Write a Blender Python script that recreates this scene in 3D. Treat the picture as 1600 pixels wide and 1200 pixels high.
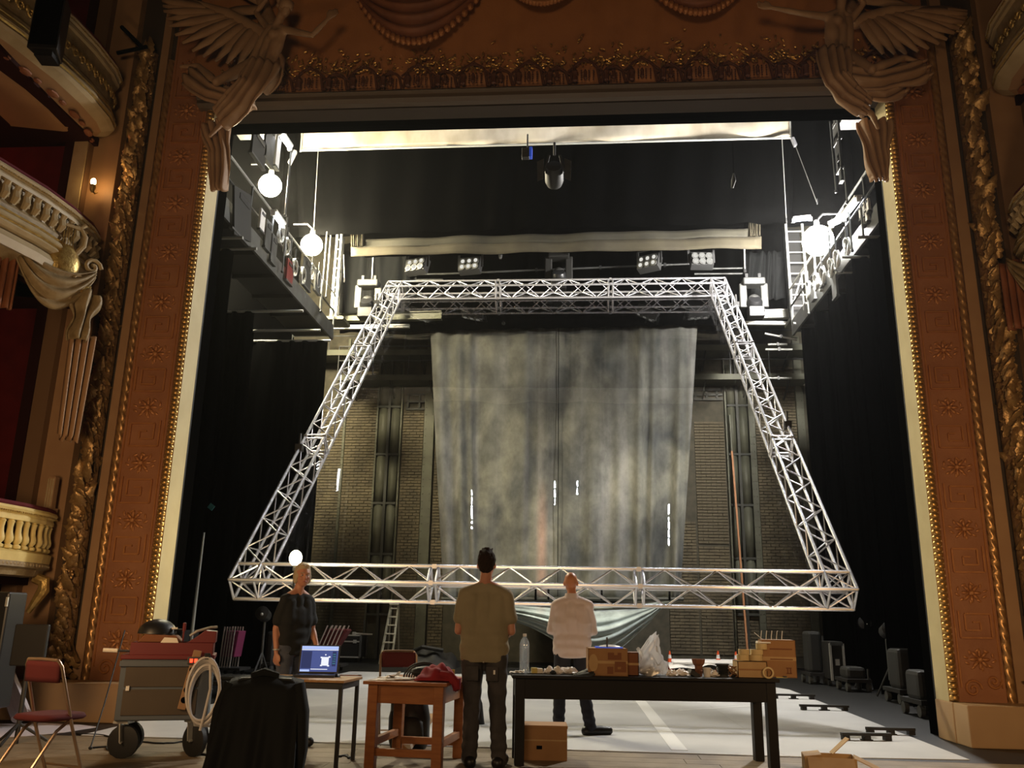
import bpy, bmesh, math, random
from mathutils import Vector as V, Matrix as M, Quaternion
random.seed(7)
for _o in list(bpy.data.objects): bpy.data.objects.remove(_o)
SC = bpy.context.scene
COL = SC.collection
pi = math.pi
rad = math.radians

# ---------------------------------------------------------------- camera
FPX, EYE = 1345.0, 1.24
YAW, PITCH, ROLL = rad(4.5), rad(15.1), rad(1.07)
FW = V((-math.sin(YAW)*math.cos(PITCH), math.cos(YAW)*math.cos(PITCH), math.sin(PITCH)))
_r0 = FW.cross(V((0, 0, 1))).normalized(); _u0 = _r0.cross(FW)
RT = _r0*math.cos(ROLL)+_u0*math.sin(ROLL); UP = -_r0*math.sin(ROLL)+_u0*math.cos(ROLL)
cam = bpy.data.cameras.new('camera'); cam.sensor_width = 36; cam.lens = FPX/1600*36
cam.clip_start = .05; cam.clip_end = 200
cob = bpy.data.objects.new('camera', cam); COL.objects.link(cob)
cob.matrix_world = M(((RT.x, UP.x, -FW.x, 0), (RT.y, UP.y, -FW.y, 0), (RT.z, UP.z, -FW.z, EYE), (0, 0, 0, 1)))
SC.camera = cob
def ray(px, py): return FW*FPX+RT*(px-800)+UP*(600-py)
def P(px, py, Y):
    d = ray(px, py); return d*(Y/d.y)+V((0, 0, EYE))
def G(px, py, z=0.0):
    d = ray(px, py); return d*((z-EYE)/d.z)+V((0, 0, EYE))
def PX(px, py, X):
    d = ray(px, py); return d*(X/d.x)+V((0, 0, EYE))

# ---------------------------------------------------------------- world, house and fill lights, exposure
wd = bpy.data.worlds.new('world'); SC.world = wd; wd.use_nodes = True
wd.node_tree.nodes['Background'].inputs[0].default_value = (.9, .6, .4, 1)
wd.node_tree.nodes['Background'].inputs[1].default_value = .006
vs_ = wd.node_tree.nodes.new('ShaderNodeVolumeScatter'); vs_.inputs['Density'].default_value = .0003; vs_.inputs['Anisotropy'].default_value = .65   # thin haze added to give the lamps a lens-like glow
wd.node_tree.links.new(vs_.outputs[0], wd.node_tree.nodes['World Output'].inputs['Volume'])
SC.view_settings.view_transform = 'Standard'; SC.view_settings.look = 'None'
SC.view_settings.gamma = 1; SC.view_settings.use_curve_mapping = False
SC.view_settings.exposure = 0.0
try: SC.cycles.use_denoising = True
except Exception: pass
SC.cycles.max_bounces = 5; SC.cycles.diffuse_bounces = 2; SC.cycles.glossy_bounces = 3
SC.cycles.transparent_max_bounces = 12; SC.cycles.sample_clamp_indirect = 4
def area(name, loc, to, size, power, col):
    l = bpy.data.lights.new(name, 'AREA'); l.shape = 'DISK'; l.size = size; l.energy = power; l.color = col
    o = bpy.data.objects.new(name, l); COL.objects.link(o); o.location = loc
    o.rotation_euler = (V(to)-V(loc)).to_track_quat('-Z', 'Y').to_euler(); return o
area('house_lights', (-1.5, -5.5, 3.4), (-.5, 10.4, 1.5), 3.0, 260, (1, .66, .36))
area('left_pilaster_fill', (-4.6, 5.2, 1.9), (-5.6, 10.4, 2.2), .8, 62, (1, .62, .30))  # unseen fill, added to brighten the lower left pilaster
area('right_pilaster_fill', (3.9, 5.2, 1.9), (4.8, 10.4, 2.2), .8, 62, (1, .62, .30))  # matching unseen fill added for the right pilaster

# ---------------------------------------------------------------- materials
def mat(name, col, rough=.6, metal=0.0, col2=None, scale=6.0, bump=0.0, bscale=None, emit=0.0, ecol=None, spec=.4, stretch=None, detail=4.0, lo=.35, hi=.65):
    m = bpy.data.materials.new(name); m.use_nodes = True
    nt = m.node_tree; b = nt.nodes['Principled BSDF']
    b.inputs['Base Color'].default_value = (*col, 1); b.inputs['Roughness'].default_value = rough
    b.inputs['Metallic'].default_value = metal; b.inputs['Specular IOR Level'].default_value = spec
    if emit:
        b.inputs['Emission Color'].default_value = (*(ecol or col), 1); b.inputs['Emission Strength'].default_value = emit
    if col2 or bump:
        tc = nt.nodes.new('ShaderNodeTexCoord'); mp = nt.nodes.new('ShaderNodeMapping')
        nt.links.new(tc.outputs['Object'], mp.inputs['Vector'])
        if stretch: mp.inputs['Scale'].default_value = stretch
    if col2:
        n = nt.nodes.new('ShaderNodeTexNoise'); n.inputs['Scale'].default_value = scale; n.inputs['Detail'].default_value = detail
        nt.links.new(mp.outputs[0], n.inputs['Vector'])
        r = nt.nodes.new('ShaderNodeValToRGB'); e = r.color_ramp.elements
        e[0].position = lo; e[1].position = hi; e[0].color = (*col, 1); e[1].color = (*col2, 1)
        nt.links.new(n.outputs[0], r.inputs[0]); nt.links.new(r.outputs[0], b.inputs['Base Color'])
    if bump:
        n = nt.nodes.new('ShaderNodeTexNoise'); n.inputs['Scale'].default_value = bscale or scale*3; n.inputs['Detail'].default_value = 3
        nt.links.new(mp.outputs[0], n.inputs['Vector'])
        bp = nt.nodes.new('ShaderNodeBump'); bp.inputs['Strength'].default_value = bump; bp.inputs['Distance'].default_value = .02
        nt.links.new(n.outputs[0], bp.inputs['Height']); nt.links.new(bp.outputs[0], b.inputs['Normal'])
    return m
T = {}
T['panel'] = mat('stucco panel paint', (.27, .108, .045), .55, 0, (.33, .14, .06), 2.5, .15, 40)
T['pelmetpaint'] = mat('pelmet paint', (.37, .15, .05), .55, 0, (.43, .18, .06), 2.5, .15, 40)
T['relief'] = mat('relief paint', (.36, .14, .045), .42, .25, (.42, .18, .06), 6, .2, 60)
T['gold'] = mat('gilding', (.62, .40, .13), .33, .75, (.50, .29, .09), 9, .12, 50)
T['oldgold'] = mat('worn gilding', (.42, .27, .11), .34, .5, (.26, .145, .055), 12, .35, 40)
T['garlandcore'] = mat('garland ground', (.19, .10, .04), .6, .2, (.28, .16, .065), 14, .7, 30)
T['cream'] = mat('cream paint', (.56, .47, .26), .6, 0, (.50, .41, .22), 3, .03)
T['flat'] = mat('beige paint', (.34, .20, .10), .6, 0, (.30, .17, .085), 3, .03)
T['plinth'] = mat('plinth paint', (.42, .27, .14), .6, 0, (.38, .235, .12), 2, .03)
T['box'] = mat('box front paint', (.33, .25, .135), .5, .0, (.21, .145, .065), 7, .25, 30)
T['boxcream'] = mat('box cream paint', (.42, .33, .195), .5, 0, (.36, .275, .15), 5, .06)
T['boxcream_lit'] = mat('box cream in warm light', (.80, .64, .27), .5, 0, (.70, .55, .21), 6, .08)  # box cream with warm light put into the colour, for the low balustrades
T['boxgold'] = mat('box gilding', (.55, .40, .14), .35, .6, (.38, .25, .08), 14, .3, 40)
T['statue'] = mat('statue plaster', (.36, .22, .12), .6, 0, (.29, .165, .085), 3.5, .08, 25)
T['swag'] = mat('painted drapery', (.24, .085, .034), .6, 0, (.17, .058, .024), 3, .1)
T['red'] = mat('red box paper', (.085, .007, .007), .85, 0, (.065, .005, .005), 4, spec=.1)
T['velvet'] = mat('crimson velvet', (.10, .006, .012), .9)
T['darkred'] = mat('dark red paint', (.02, .004, .003), .8, spec=.1)
T['cornice'] = mat('dark cornice paint', (.09, .06, .036), .6)
T['lamb'] = mat('dark lambrequin paint', (.10, .034, .015), .55)
T['archwall'] = mat('dark arch soffit paint', (.045, .03, .018), .7)
T['ropegold'] = mat('rope gilding', (.46, .26, .10), .33, .55, (.36, .19, .07), 12, .1, 40)
T['boxbrown'] = mat('box post paint', (.16, .09, .045), .6)
T['black'] = mat('black paint', (.0018, .0018, .0018), .95, spec=0.0)
T['drape'] = mat('black serge', (.0008, .0008, .0008), .95, spec=0.0)
T['floor'] = mat('stage floor paint', (.005, .0052, .0052), .5, 0, (.009, .009, .0088), 2.2, .1, 20)
T['boards'] = mat('apron boards', (.17, .125, .075), .6, 0, (.25, .19, .12), 3.2, .15, 30, detail=8)
T['vinyl'] = mat('white vinyl', (.64, .64, .64), .42, 0, (.52, .52, .525), 1.1, .03, detail=8)
T['tape'] = mat('white tape', (.82, .82, .81), .5)
T['alu'] = mat('aluminium tube', (.74, .74, .78), .27, .80, spec=.6)
T['steel'] = mat('dark steel', (.05, .05, .05), .45, .5)
T['grey'] = mat('grey steel', (.085, .088, .085), .5, .3, (.055, .055, .053), 4)
T['pipe'] = mat('galvanised pipe', (.55, .55, .52), .4, .6)
T['brick'] = mat('brick', (.145, .118, .07), .85, 0, (.085, .07, .044), 3.2, .3, 30)
T['mortar'] = mat('mortar', (.085, .074, .05), .9, 0, (.055, .05, .034), 4)
T['ironpaint'] = mat('grey green iron paint', (.13, .13, .088), .6, .1, (.085, .085, .06), 1.5)
T['irondark'] = mat('dark iron', (.05, .05, .04), .6, .2)
T['canvas'] = mat('pale canvas', (.56, .50, .40), .85, 0, (.40, .34, .25), 2.2, .1, 9, detail=6, stretch=(1, 1, .5))
T['canvasgrey'] = mat('pale grey canvas', (.74, .72, .64), .85)
T['ochre'] = mat('ochre painted canvas', (.034, .028, .0145), .85, 0, (.024, .019, .0095), 3, .1)
T['ochredark'] = mat('dark ochre canvas', (.022, .0195, .011), .85, 0, (.015, .013, .0075), 3, .1)
T['film'] = None
T['ladder'] = mat('ladder aluminium', (.50, .49, .40), .45, .4)
T['wood'] = mat('orange stained wood', (.34, .125, .035), .42, 0, (.27, .09, .025), 5, .05, stretch=(1, 1, 6))
T['paletop'] = mat('pale wood top', (.42, .24, .10), .45, 0, (.36, .19, .075), 5, stretch=(6, 1, 1))
T['blackwood'] = mat('black stained wood', (.0055, .004, .0035), .5, 0, (.008, .006, .005), 4, spec=.25)
T['card'] = mat('cardboard', (.36, .19, .08), .8, 0, (.31, .16, .065), 5)
T['cardlight'] = mat('light cardboard', (.50, .33, .16), .8, 0, (.44, .28, .13), 5)
T['carddark'] = mat('printed carton', (.20, .075, .03), .75)
T['paper'] = mat('paper', (.80, .74, .64), .7)
T['foil'] = mat('crumpled paper', (.85, .80, .76), .5)
T['rubber'] = mat('black rubber', (.012, .012, .012), .6)
T['plasticblack'] = mat('black plastic', (.012, .012, .013), .4)
T['redpaint'] = mat('red tool paint', (.14, .012, .012), .4)
T['redcloth'] = mat('red fabric', (.28, .012, .02), .85, 0, (.20, .008, .014), 9)
T['cartpanel'] = mat('cart panel', (.075, .055, .035), .55, 0, (.06, .043, .028), 3)
T['cartframe'] = mat('blue grey cart frame', (.095, .11, .13), .5, .2)
T['hose'] = mat('clear white hose', (.55, .52, .50), .35)
T['white'] = mat('white plastic', (.75, .73, .70), .45)
T['yellow'] = mat('yellow carton', (.62, .50, .16), .6)
T['orange'] = mat('cone orange', (.75, .10, .025), .5)
T['skin'] = mat('skin', (.52, .25, .16), .5, 0, (.46, .20, .125), 8)
T['skintan'] = mat('tanned skin', (.50, .20, .09), .42, 0, (.44, .17, .08), 8)
T['hairdark'] = mat('dark brown hair', (.026, .015, .009), .85, spec=.08, bump=.8, bscale=70, scale=5)
T['hairblond'] = mat('grey blond hair', (.46, .36, .22), .5, bump=.6, bscale=80, scale=5)
T['tee'] = mat('olive khaki cotton', (.29, .245, .155), .85, 0, (.25, .21, .13), 5, .06, 120)
T['shirt'] = mat('pale pink grey cotton', (.68, .58, .57), .8, 0, (.62, .53, .52), 5, .06, 120)
T['teeblack'] = mat('black cotton', (.010, .011, .011), .85)
T['jeans'] = mat('charcoal denim', (.040, .036, .036), .85, 0, (.06, .054, .055), 9, .1, 150)
T['jeansnavy'] = mat('navy trousers', (.014, .015, .024), .85)
T['jeansblue'] = mat('blue denim', (.045, .055, .085), .85, 0, (.09, .10, .13), 9)
T['shoe'] = mat('black leather', (.010, .009, .009), .4)
T['lips'] = mat('lips', (.34, .10, .08), .5)
T['eye'] = mat('eye white', (.7, .68, .64), .3)
T['iris'] = mat('iris', (.03, .025, .02), .3)
T['blue'] = mat('blue gel', (.02, .06, .5), .5, emit=.25, ecol=(.05, .15, .9))
T['pole'] = mat('orange timber', (.46, .20, .08), .6)
T['lilac'] = mat('lilac white vinyl', (.62, .56, .60), .5)
T['purple'] = mat('purple seat plush', (.14, .012, .055), .8)
T['seatred'] = mat('red seat plush', (.075, .007, .008), .85)
T['chrome'] = mat('tarnished chrome', (.45, .32, .22), .3, .8)
T['dgear'] = mat('road case laminate', (.009, .008, .0075), .6)
T['dgear2'] = mat('dark painted gear', (.016, .0155, .014), .6)
T['teal'] = mat('teal sticker', (.05, .20, .22), .5)
def emitter(name, col, s):
    m = bpy.data.materials.new(name); m.use_nodes = True; nt = m.node_tree
    for n in list(nt.nodes): nt.nodes.remove(n)
    o = nt.nodes.new('ShaderNodeOutputMaterial'); e = nt.nodes.new('ShaderNodeEmission')
    e.inputs[0].default_value = (*col, 1); e.inputs[1].default_value = s; nt.links.new(e.outputs[0], o.inputs[0]); return m
T['work'] = emitter('work lamp glow', (1, .88, .60), 1150)
T['workR'] = emitter('white work lamp glow', (1, .96, .90), 1150)
T['tube'] = emitter('fluorescent glow', (.92, .95, 1), 40)
T['tubelow'] = emitter('bluish fluorescent glow', (.75, .82, 1), 14)
T['bulb'] = emitter('warm bulb glow', (1, .82, .45), 150)
T['led'] = emitter('white led glow', (.86, .92, 1), 290)
T['redled'] = emitter('red pilot glow', (1, .03, .01), 6)
T['blind'] = emitter('blinder cell glow', (1, .98, .90), .75)
T['sconce'] = emitter('sconce bulb glow', (1, .62, .25), 60)
T['boxbulb'] = emitter('box lamp glow', (1, .38, .22), 75)
def glassy(name, col, fac, rough, tcol=(1, 1, 1), diff=0):
    m = bpy.data.materials.new(name); m.use_nodes = True; nt = m.node_tree
    for n in list(nt.nodes): nt.nodes.remove(n)
    o = nt.nodes.new('ShaderNodeOutputMaterial'); t = nt.nodes.new('ShaderNodeBsdfTransparent'); t.inputs[0].default_value = (*tcol, 1)
    g = nt.nodes.new('ShaderNodeBsdfGlossy'); g.inputs['Color'].default_value = (*col, 1); g.inputs['Roughness'].default_value = rough
    x = nt.nodes.new('ShaderNodeMixShader'); x.inputs[0].default_value = fac
    nt.links.new(t.outputs[0], x.inputs[1]); nt.links.new(g.outputs[0], x.inputs[2])
    if diff:
        d = nt.nodes.new('ShaderNodeBsdfTranslucent'); d.inputs[0].default_value = (*col, 1)
        d2 = nt.nodes.new('ShaderNodeBsdfDiffuse'); d2.inputs[0].default_value = (*col, 1)
        y0 = nt.nodes.new('ShaderNodeMixShader'); y0.inputs[0].default_value = .5
        nt.links.new(d.outputs[0], y0.inputs[1]); nt.links.new(d2.outputs[0], y0.inputs[2])
        y = nt.nodes.new('ShaderNodeMixShader'); y.inputs[0].default_value = diff
        nt.links.new(x.outputs[0], y.inputs[1]); nt.links.new(y0.outputs[0], y.inputs[2]); x = y
    nt.links.new(x.outputs[0], o.inputs[0]); return m
T['film'] = glassy('clear reflective film', (1, 1, 1), .04, 0.0)
_nt = T['film'].node_tree; _lw = _nt.nodes.new('ShaderNodeLayerWeight'); _fr = _nt.nodes.new('ShaderNodeMapRange'); _fr.inputs[1].default_value = .575; _fr.inputs[2].default_value = .68; _fr.inputs[3].default_value = .03; _fr.inputs[4].default_value = .42
_nt.links.new(_lw.outputs['Facing'], _fr.inputs[0])
_nt.links.new(_fr.outputs[0], next(n for n in _nt.nodes if n.type == 'MIX_SHADER').inputs[0])
T['pet'] = glassy('clear bottle plastic', (.9, .95, 1), .22, .08, (.86, .88, .9), .14)
T['bag'] = glassy('translucent bag film', (.9, .9, .92), .18, .25, (.8, .8, .8), .5)

# ---------------------------------------------------------------- mesh helpers
def frames(pts):
    pts = [V(p) for p in pts]; out = []; n = len(pts); t0 = None; nrm = None
    for i in range(n):
        a = pts[max(i-1, 0)]; b = pts[min(i+1, n-1)]; t = (b-a).normalized() if (b-a).length > 1e-9 else V((0, 0, 1))
        if nrm is None:
            h = V((0, 0, 1)) if abs(t.z) < .9 else V((1, 0, 0)); nrm = (h-t*h.dot(t)).normalized()
        else:
            nrm = nrm-t*nrm.dot(t)
            nrm = nrm.normalized() if nrm.length > 1e-6 else t.orthogonal().normalized()
        out.append((pts[i], t, nrm, t.cross(nrm)))
    return out
class MB:
    def __init__(s): s.v = []; s.f = []; s.mi = []
    def add(s, vs, fs, mi=0):
        o = len(s.v); s.v += [V(p) for p in vs]; s.f += [tuple(i+o for i in f) for f in fs]; s.mi += [mi]*len(fs)
        return s
    def box(s, c, d, R=None, mi=0):
        x, y, z = d[0]/2, d[1]/2, d[2]/2; c = V(c)
        vs = [V((a*x, b*y, e*z)) for e in (-1, 1) for b in (-1, 1) for a in (-1, 1)]
        if R: vs = [R @ p for p in vs]
        return s.add([p+c for p in vs], [(0, 2, 3, 1), (4, 5, 7, 6), (0, 1, 5, 4), (2, 6, 7, 3), (0, 4, 6, 2), (1, 3, 7, 5)], mi)
    def bb(s, a, b, mi=0):
        return s.box([(a[i]+b[i])/2 for i in range(3)], [abs(a[i]-b[i]) for i in range(3)], None, mi)
    def bar(s, p, q, w, h, up=(0, 0, 1), mi=0):
        p, q = V(p), V(q); t = (q-p); L = t.length; t.normalize(); u = V(up)
        if abs(t.dot(u)) > .98: u = V((1, 0, 0)) if abs(t.x) < .9 else V((0, 1, 0))
        sd = t.cross(u).normalized(); u = sd.cross(t)
        return s.box((p+q)/2, (w, L, h), M((sd, t, u)).transposed(), mi)
    def tube(s, pts, r, n=8, cap=True, ell=None, mi=0):
        fr = frames(pts); o = []; k = len(fr)
        rr = r if isinstance(r, (list, tuple)) else [r]*k
        e = ell or (1, 1)
        for i, (p, t, a, b) in enumerate(fr):
            for j in range(n):
                g = 2*pi*j/n; o.append(p+a*math.cos(g)*rr[i]*e[0]+b*math.sin(g)*rr[i]*e[1])
        f = [(i*n+j, i*n+(j+1) % n, (i+1)*n+(j+1) % n, (i+1)*n+j) for i in range(k-1) for j in range(n)]
        if cap: f += [tuple(range(n))[::-1], tuple((k-1)*n+j for j in range(n))]
        return s.add(o, f, mi)
    def limb(s, pts, rr, n=12, ell=None):
        s.tube(pts, rr, n, True, ell); s.sph(pts[0], [rr[0]]*3, n, 8); s.sph(pts[-1], [rr[-1]]*3, n, 8); return s
    def rings(s, rows, n=20, mi=0, pw=2.0):
        o = []
        for (c, rx, ry, *rest) in rows:
            c = V(c)
            for j in range(n):
                g = 2*pi*j/n; cx, sx = math.cos(g), math.sin(g)
                ex = math.copysign(abs(cx)**(2/pw), cx); ey = math.copysign(abs(sx)**(2/pw), sx)
                o.append(c+V((ex*rx, ey*ry, 0)))
        k = len(rows)
        f = [(i*n+j, i*n+(j+1) % n, (i+1)*n+(j+1) % n, (i+1)*n+j) for i in range(k-1) for j in range(n)]
        f += [tuple(range(n))[::-1], tuple((k-1)*n+j for j in range(n))]
        return s.add(o, f, mi)
    def lathe(s, prof, n=16, c=(0, 0, 0), R=None, mi=0, arc=2*pi, cap=True):
        o = []; k = len(prof); full = abs(arc-2*pi) < 1e-6; m = n if full else n+1; c = V(c)
        for r, z in prof:
            for j in range(m):
                g = arc*j/n; p = V((r*math.cos(g), r*math.sin(g), z)); o.append(c+(R @ p if R else p))
        f = []
        for i in range(k-1):
            for j in range(n):
                a = (j+1) % m; f.append((i*m+j, i*m+a, (i+1)*m+a, (i+1)*m+j))
        if cap and full:
            if prof[0][0] > 1e-4: f.append(tuple(range(m))[::-1])
            if prof[-1][0] > 1e-4: f.append(tuple((k-1)*m+j for j in range(m)))
        return s.add(o, f, mi)
    def sph(s, c, r, nu=12, nv=8, R=None, mi=0):
        if not isinstance(r, (list, tuple)): r = [r]*3
        c = V(c); o = [c+(R @ V((0, 0, -r[2])) if R else V((0, 0, -r[2])))]
        for i in range(1, nv):
            a = -pi/2+pi*i/nv
            for j in range(nu):
                g = 2*pi*j/nu; p = V((r[0]*math.cos(a)*math.cos(g), r[1]*math.cos(a)*math.sin(g), r[2]*math.sin(a)))
                o.append(c+(R @ p if R else p))
        o.append(c+(R @ V((0, 0, r[2])) if R else V((0, 0, r[2]))))
        f = [(0, 1+(j+1) % nu, 1+j) for j in range(nu)]
        for i in range(nv-2):
            for j in range(nu):
                a = 1+i*nu; b = a+nu; f.append((a+j, a+(j+1) % nu, b+(j+1) % nu, b+j))
        t = len(o)-1; a = 1+(nv-2)*nu
        f += [(a+j, a+(j+1) % nu, t) for j in range(nu)]
        return s.add(o, f, mi)
    def prism(s, poly, fn, mi=0):
        """poly: 2-D outline; fn(p, side) -> 3-D point for side 0/1"""
        n = len(poly); o = [V(fn(p, 0)) for p in poly]+[V(fn(p, 1)) for p in poly]
        f = [tuple(range(n))[::-1], tuple(range(n, 2*n))]+[(i, (i+1) % n, n+(i+1) % n, n+i) for i in range(n)]
        return s.add(o, f, mi)
    def grid(s, fn, nu, nv, mi=0):
        o = [V(fn(i/nu, j/nv)) for i in range(nu+1) for j in range(nv+1)]; w = nv+1
        return s.add(o, [(i*w+j, (i+1)*w+j, (i+1)*w+j+1, i*w+j+1) for i in range(nu) for j in range(nv)], mi)
    def sweep(s, prof, path, mi=0, close=False):
        """prof: (out, z) points swept along a plan path [(x,y,nx,ny)]"""
        o = []; k = len(prof)
        for (x, y, nx, ny) in path:
            for (d, z) in prof: o.append(V((x+nx*d, y+ny*d, z)))
        f = []
        for i in range(len(path)-1):
            for j in range(k if close else k-1):
                b = (j+1) % k; f.append((i*k+j, (i+1)*k+j, (i+1)*k+b, i*k+b))
        if close: f += [tuple(range(k)), tuple((len(path)-1)*k+j for j in range(k))[::-1]]
        return s.add(o, f, mi)
    def mesh(s, name, mats, smooth=False, ang=40):
        me = bpy.data.meshes.new(name); me.from_pydata([tuple(p) for p in s.v], [], s.f)
        for m in (mats if isinstance(mats, (list, tuple)) else [mats]): me.materials.append(m)
        if any(s.mi): me.polygons.foreach_set('material_index', s.mi)
        me.update()
        bm = bmesh.new(); bm.from_mesh(me); bmesh.ops.recalc_face_normals(bm, faces=bm.faces); bm.to_mesh(me); bm.free()
        if smooth:
            me.shade_smooth()
            if ang: me.set_sharp_from_angle(angle=rad(ang))
        return me
    def build(s, name, m, parent=None, smooth=False, world=False, bevel=0, solid=0, sub=0, ang=40):
        if parent is not None and world:
            inv = frame(parent).inverted(); s.v = [inv @ p for p in s.v]
        me = s.mesh(name, T[m] if isinstance(m, str) else ([T[k] for k in m] if isinstance(m, (list, tuple)) else m), smooth, ang)
        return put(name, me, parent, bevel, solid, sub)
def put(name, me, parent=None, bevel=0, solid=0, sub=0, loc=None, rot=None, sc=None):
    o = bpy.data.objects.new(name, me); COL.objects.link(o); o.parent = parent
    if solid:
        q = o.modifiers.new('t', 'SOLIDIFY'); q.thickness = solid; q.offset = 0
    if bevel:
        q = o.modifiers.new('b', 'BEVEL'); q.width = bevel; q.segments = 2; q.limit_method = 'ANGLE'
    if sub:
        q = o.modifiers.new('s', 'SUBSURF'); q.levels = sub; q.render_levels = sub
    if loc is not None: o.location = loc
    if rot is not None: o.rotation_euler = rot
    if sc is not None: o.scale = sc
    return o
def frame(o):
    m = o.matrix_basis.copy()
    while o.parent: o = o.parent; m = o.matrix_basis @ m
    return m
def tag(o, label, cat, group=None, kind=None):
    o['label'] = label; o['category'] = cat
    if group: o['group'] = group
    if kind: o['kind'] = kind
    return o
def th(name, label, cat, loc=(0, 0, 0), rz=0.0, group=None):
    o = bpy.data.objects.new(name, None); COL.objects.link(o); o.location = loc; o.rotation_euler = (0, 0, rz); o.empty_display_size = .1
    return tag(o, label, cat, group)
def st(o): o['kind'] = 'structure'; return o
def stuff(o): o['kind'] = 'stuff'; return o
def kids(o): return [c for c in bpy.data.objects if c.parent == o]
def dup(o, loc=None, rz=None, label=None, parent=None):
    """a thing (or part) copied with all its parts and sub-parts"""
    r = o.copy(); COL.objects.link(r)
    if parent is not None: r.parent = parent
    if loc is not None: r.location = loc
    if rz is not None: r.rotation_euler = (0, 0, rz)
    if label: r['label'] = label
    for c in kids(o): dup(c, parent=r)
    return r
def remesh(mb, vox, smooth=3, disp=None):
    """one continuous skin around overlapping solids"""
    me = mb.mesh('tmp', T['skin']); o = bpy.data.objects.new('tmp', me); COL.objects.link(o)
    q = o.modifiers.new('r', 'REMESH'); q.mode = 'VOXEL'; q.voxel_size = vox
    if smooth:
        q = o.modifiers.new('s', 'SMOOTH'); q.factor = .5; q.iterations = smooth
    dg = bpy.context.evaluated_depsgraph_get(); dg.update()
    r = bpy.data.meshes.new_from_object(o.evaluated_get(dg)); bpy.data.objects.remove(o)
    if disp:
        for v in r.vertices: v.co = v.co+disp(v.co, v.normal)
    r.materials.clear(); r.shade_smooth(); return r
def skin_part(name, mb, vox, m, parent, smooth=3, disp=None):
    r = remesh(mb, vox, smooth, disp); r.materials.append(T[m]); return put(name, r, parent)
# ================================================================ SETTING
ZC = 17.0
# stage floor and apron boards
b = MB(); b.bb((-13, 8.94, -.4), (13, 27, 0)); st(b.build('floor', 'floor'))
ap = st(MB().bb((-13, -8, -.45), (13, 8.94, -.03)).build('floor_apron', 'black'))
y = 4.6; k = 0
while y < 8.93:
    w = min(.27, 8.94-y)
    for x0, x1 in ((-9, -4.6), (-4.6, -1.9), (-1.9, 1.15), (1.15, 4.4), (4.4, 9)):
        dx = .45*((k*37 % 11)/11-.5)
        q = MB().bb((x0+dx+.003, y+.004, -.03), (x1+dx-.003+(.45*0), y+w-.003, 0.0)).build('plank', 'boards', ap)
        q.location = (0, 0, 0)
    y += .27; k += 1
st(MB().bb((-13, 25.5, 0), (13, 25.9, ZC)).build('wall_back', 'mortar'))
WB = bpy.data.objects['wall_back']
st(MB().bb((-9.4, 11.2, 0), (-9.0, 25.5, ZC)).build('wall_left', 'black'))
st(MB().bb((8.0, 11.2, 0), (8.4, 25.5, ZC)).build('wall_right', 'black'))
st(MB().bb((-13, 11.2, ZC), (13, 25.9, ZC+.3)).build('ceiling', 'black'))
# proscenium wall (solid behind the mouldings), black returns
wf = MB(); wf.bb((-13, 10.46, 0), (-5.15, 10.74, ZC)); wf.bb((4.13, 10.46, 0), (13, 10.74, ZC)); wf.bb((-5.1, 10.45, 8.06), (4.08, 10.74, ZC))
st(wf.build('wall_front', 'archwall'))
bk = MB(); bk.bb((-9.4, 10.75, 0), (-5.16, 11.2, ZC)); bk.bb((4.14, 10.75, 0), (8.4, 11.2, ZC)); st(bk.build('wall_returns', 'black'))
zbb = P(850, 193, 10.9).z; st(MB().bb((-5.3, 10.85, zbb), (4.3, 11.0, 10.5)).build('wall_border', 'drape'))

# ---- back wall: brickwork, iron columns, tall metal panels
YW = 25.5
def xw(px, py=740): return P(px, py, YW).x
def zw(py, px=640): return P(px, py, YW).z
bmesh_brick = MB().box((0, 0, 0), (.245, .05, .068)).mesh('brick', T['brick'])
rows = int(9.2/.088)
def bricks(x0, x1, z0, z1, single=False):
    mb = MB(); r = 0; z = z0
    n = max(1, round((x1-x0)/.255)); w = (x1-x0)/n
    while z < z1-.08:
        for i in range(n+1):
            a = x0+(i-(.5 if r % 2 else 0))*w; e = a+w
            a = max(a, x0); e = min(e, x1)
            if e-a < .05: continue
            dy = random.uniform(-.008, .008)
            if single:
                put('brick', bmesh_brick, WB, loc=((a+e)/2, YW-.012+dy, z+.044), sc=((e-a-.012)/.245, 1, 1))
            else: mb.box(((a+e)/2, YW-.012+dy, z+.044), (e-a-.014, .05, .068))
        z += .088; r += 1
    return mb
R1a, R1b = xw(1087), xw(1134)
bricks(R1a, R1b, zw(850, 1110), zw(655, 1110), True)
allb = MB()
for x0, x1, z0, z1 in ((R1a, R1b, .3, zw(850, 1110)), (xw(1184), xw(1250), .3, zw(570, 1210)), (xw(626), xw(659), .2, zw(640)), (xw(678), xw(700), .2, zw(640)),
                       (xw(535), xw(584), .2, zw(560)), (xw(470), xw(532), .2, zw(640)), (xw(1040), xw(1084), .3, 4.0), (xw(1140), xw(1180), .3, zw(880, 1160))):
    q = bricks(x0, x1, z0, z1); allb.v, off = allb.v+q.v, len(allb.v)
    allb.f += [tuple(i+off for i in f) for f in q.f]; allb.mi += q.mi
stuff(allb.build('brickwork', 'brick', WB))
def ironcol(x0, x1, z0=0, z1=9.6, d=.12):
    mb = MB(); mb.bb((x0, YW-d, z0), (x1, YW+.05, z1))
    o = mb.build('iron_column', 'ironpaint', WB, bevel=.012)
    rv = MB(); n = int((z1-z0)/.22)
    for i in range(n):
        for xx in (x0+.05, x1-.05): rv.sph((xx, YW-d, z0+.1+i*.22), .016, 6, 4)
    stuff(rv.build('rivets', 'ironpaint', WB)); return o
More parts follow.
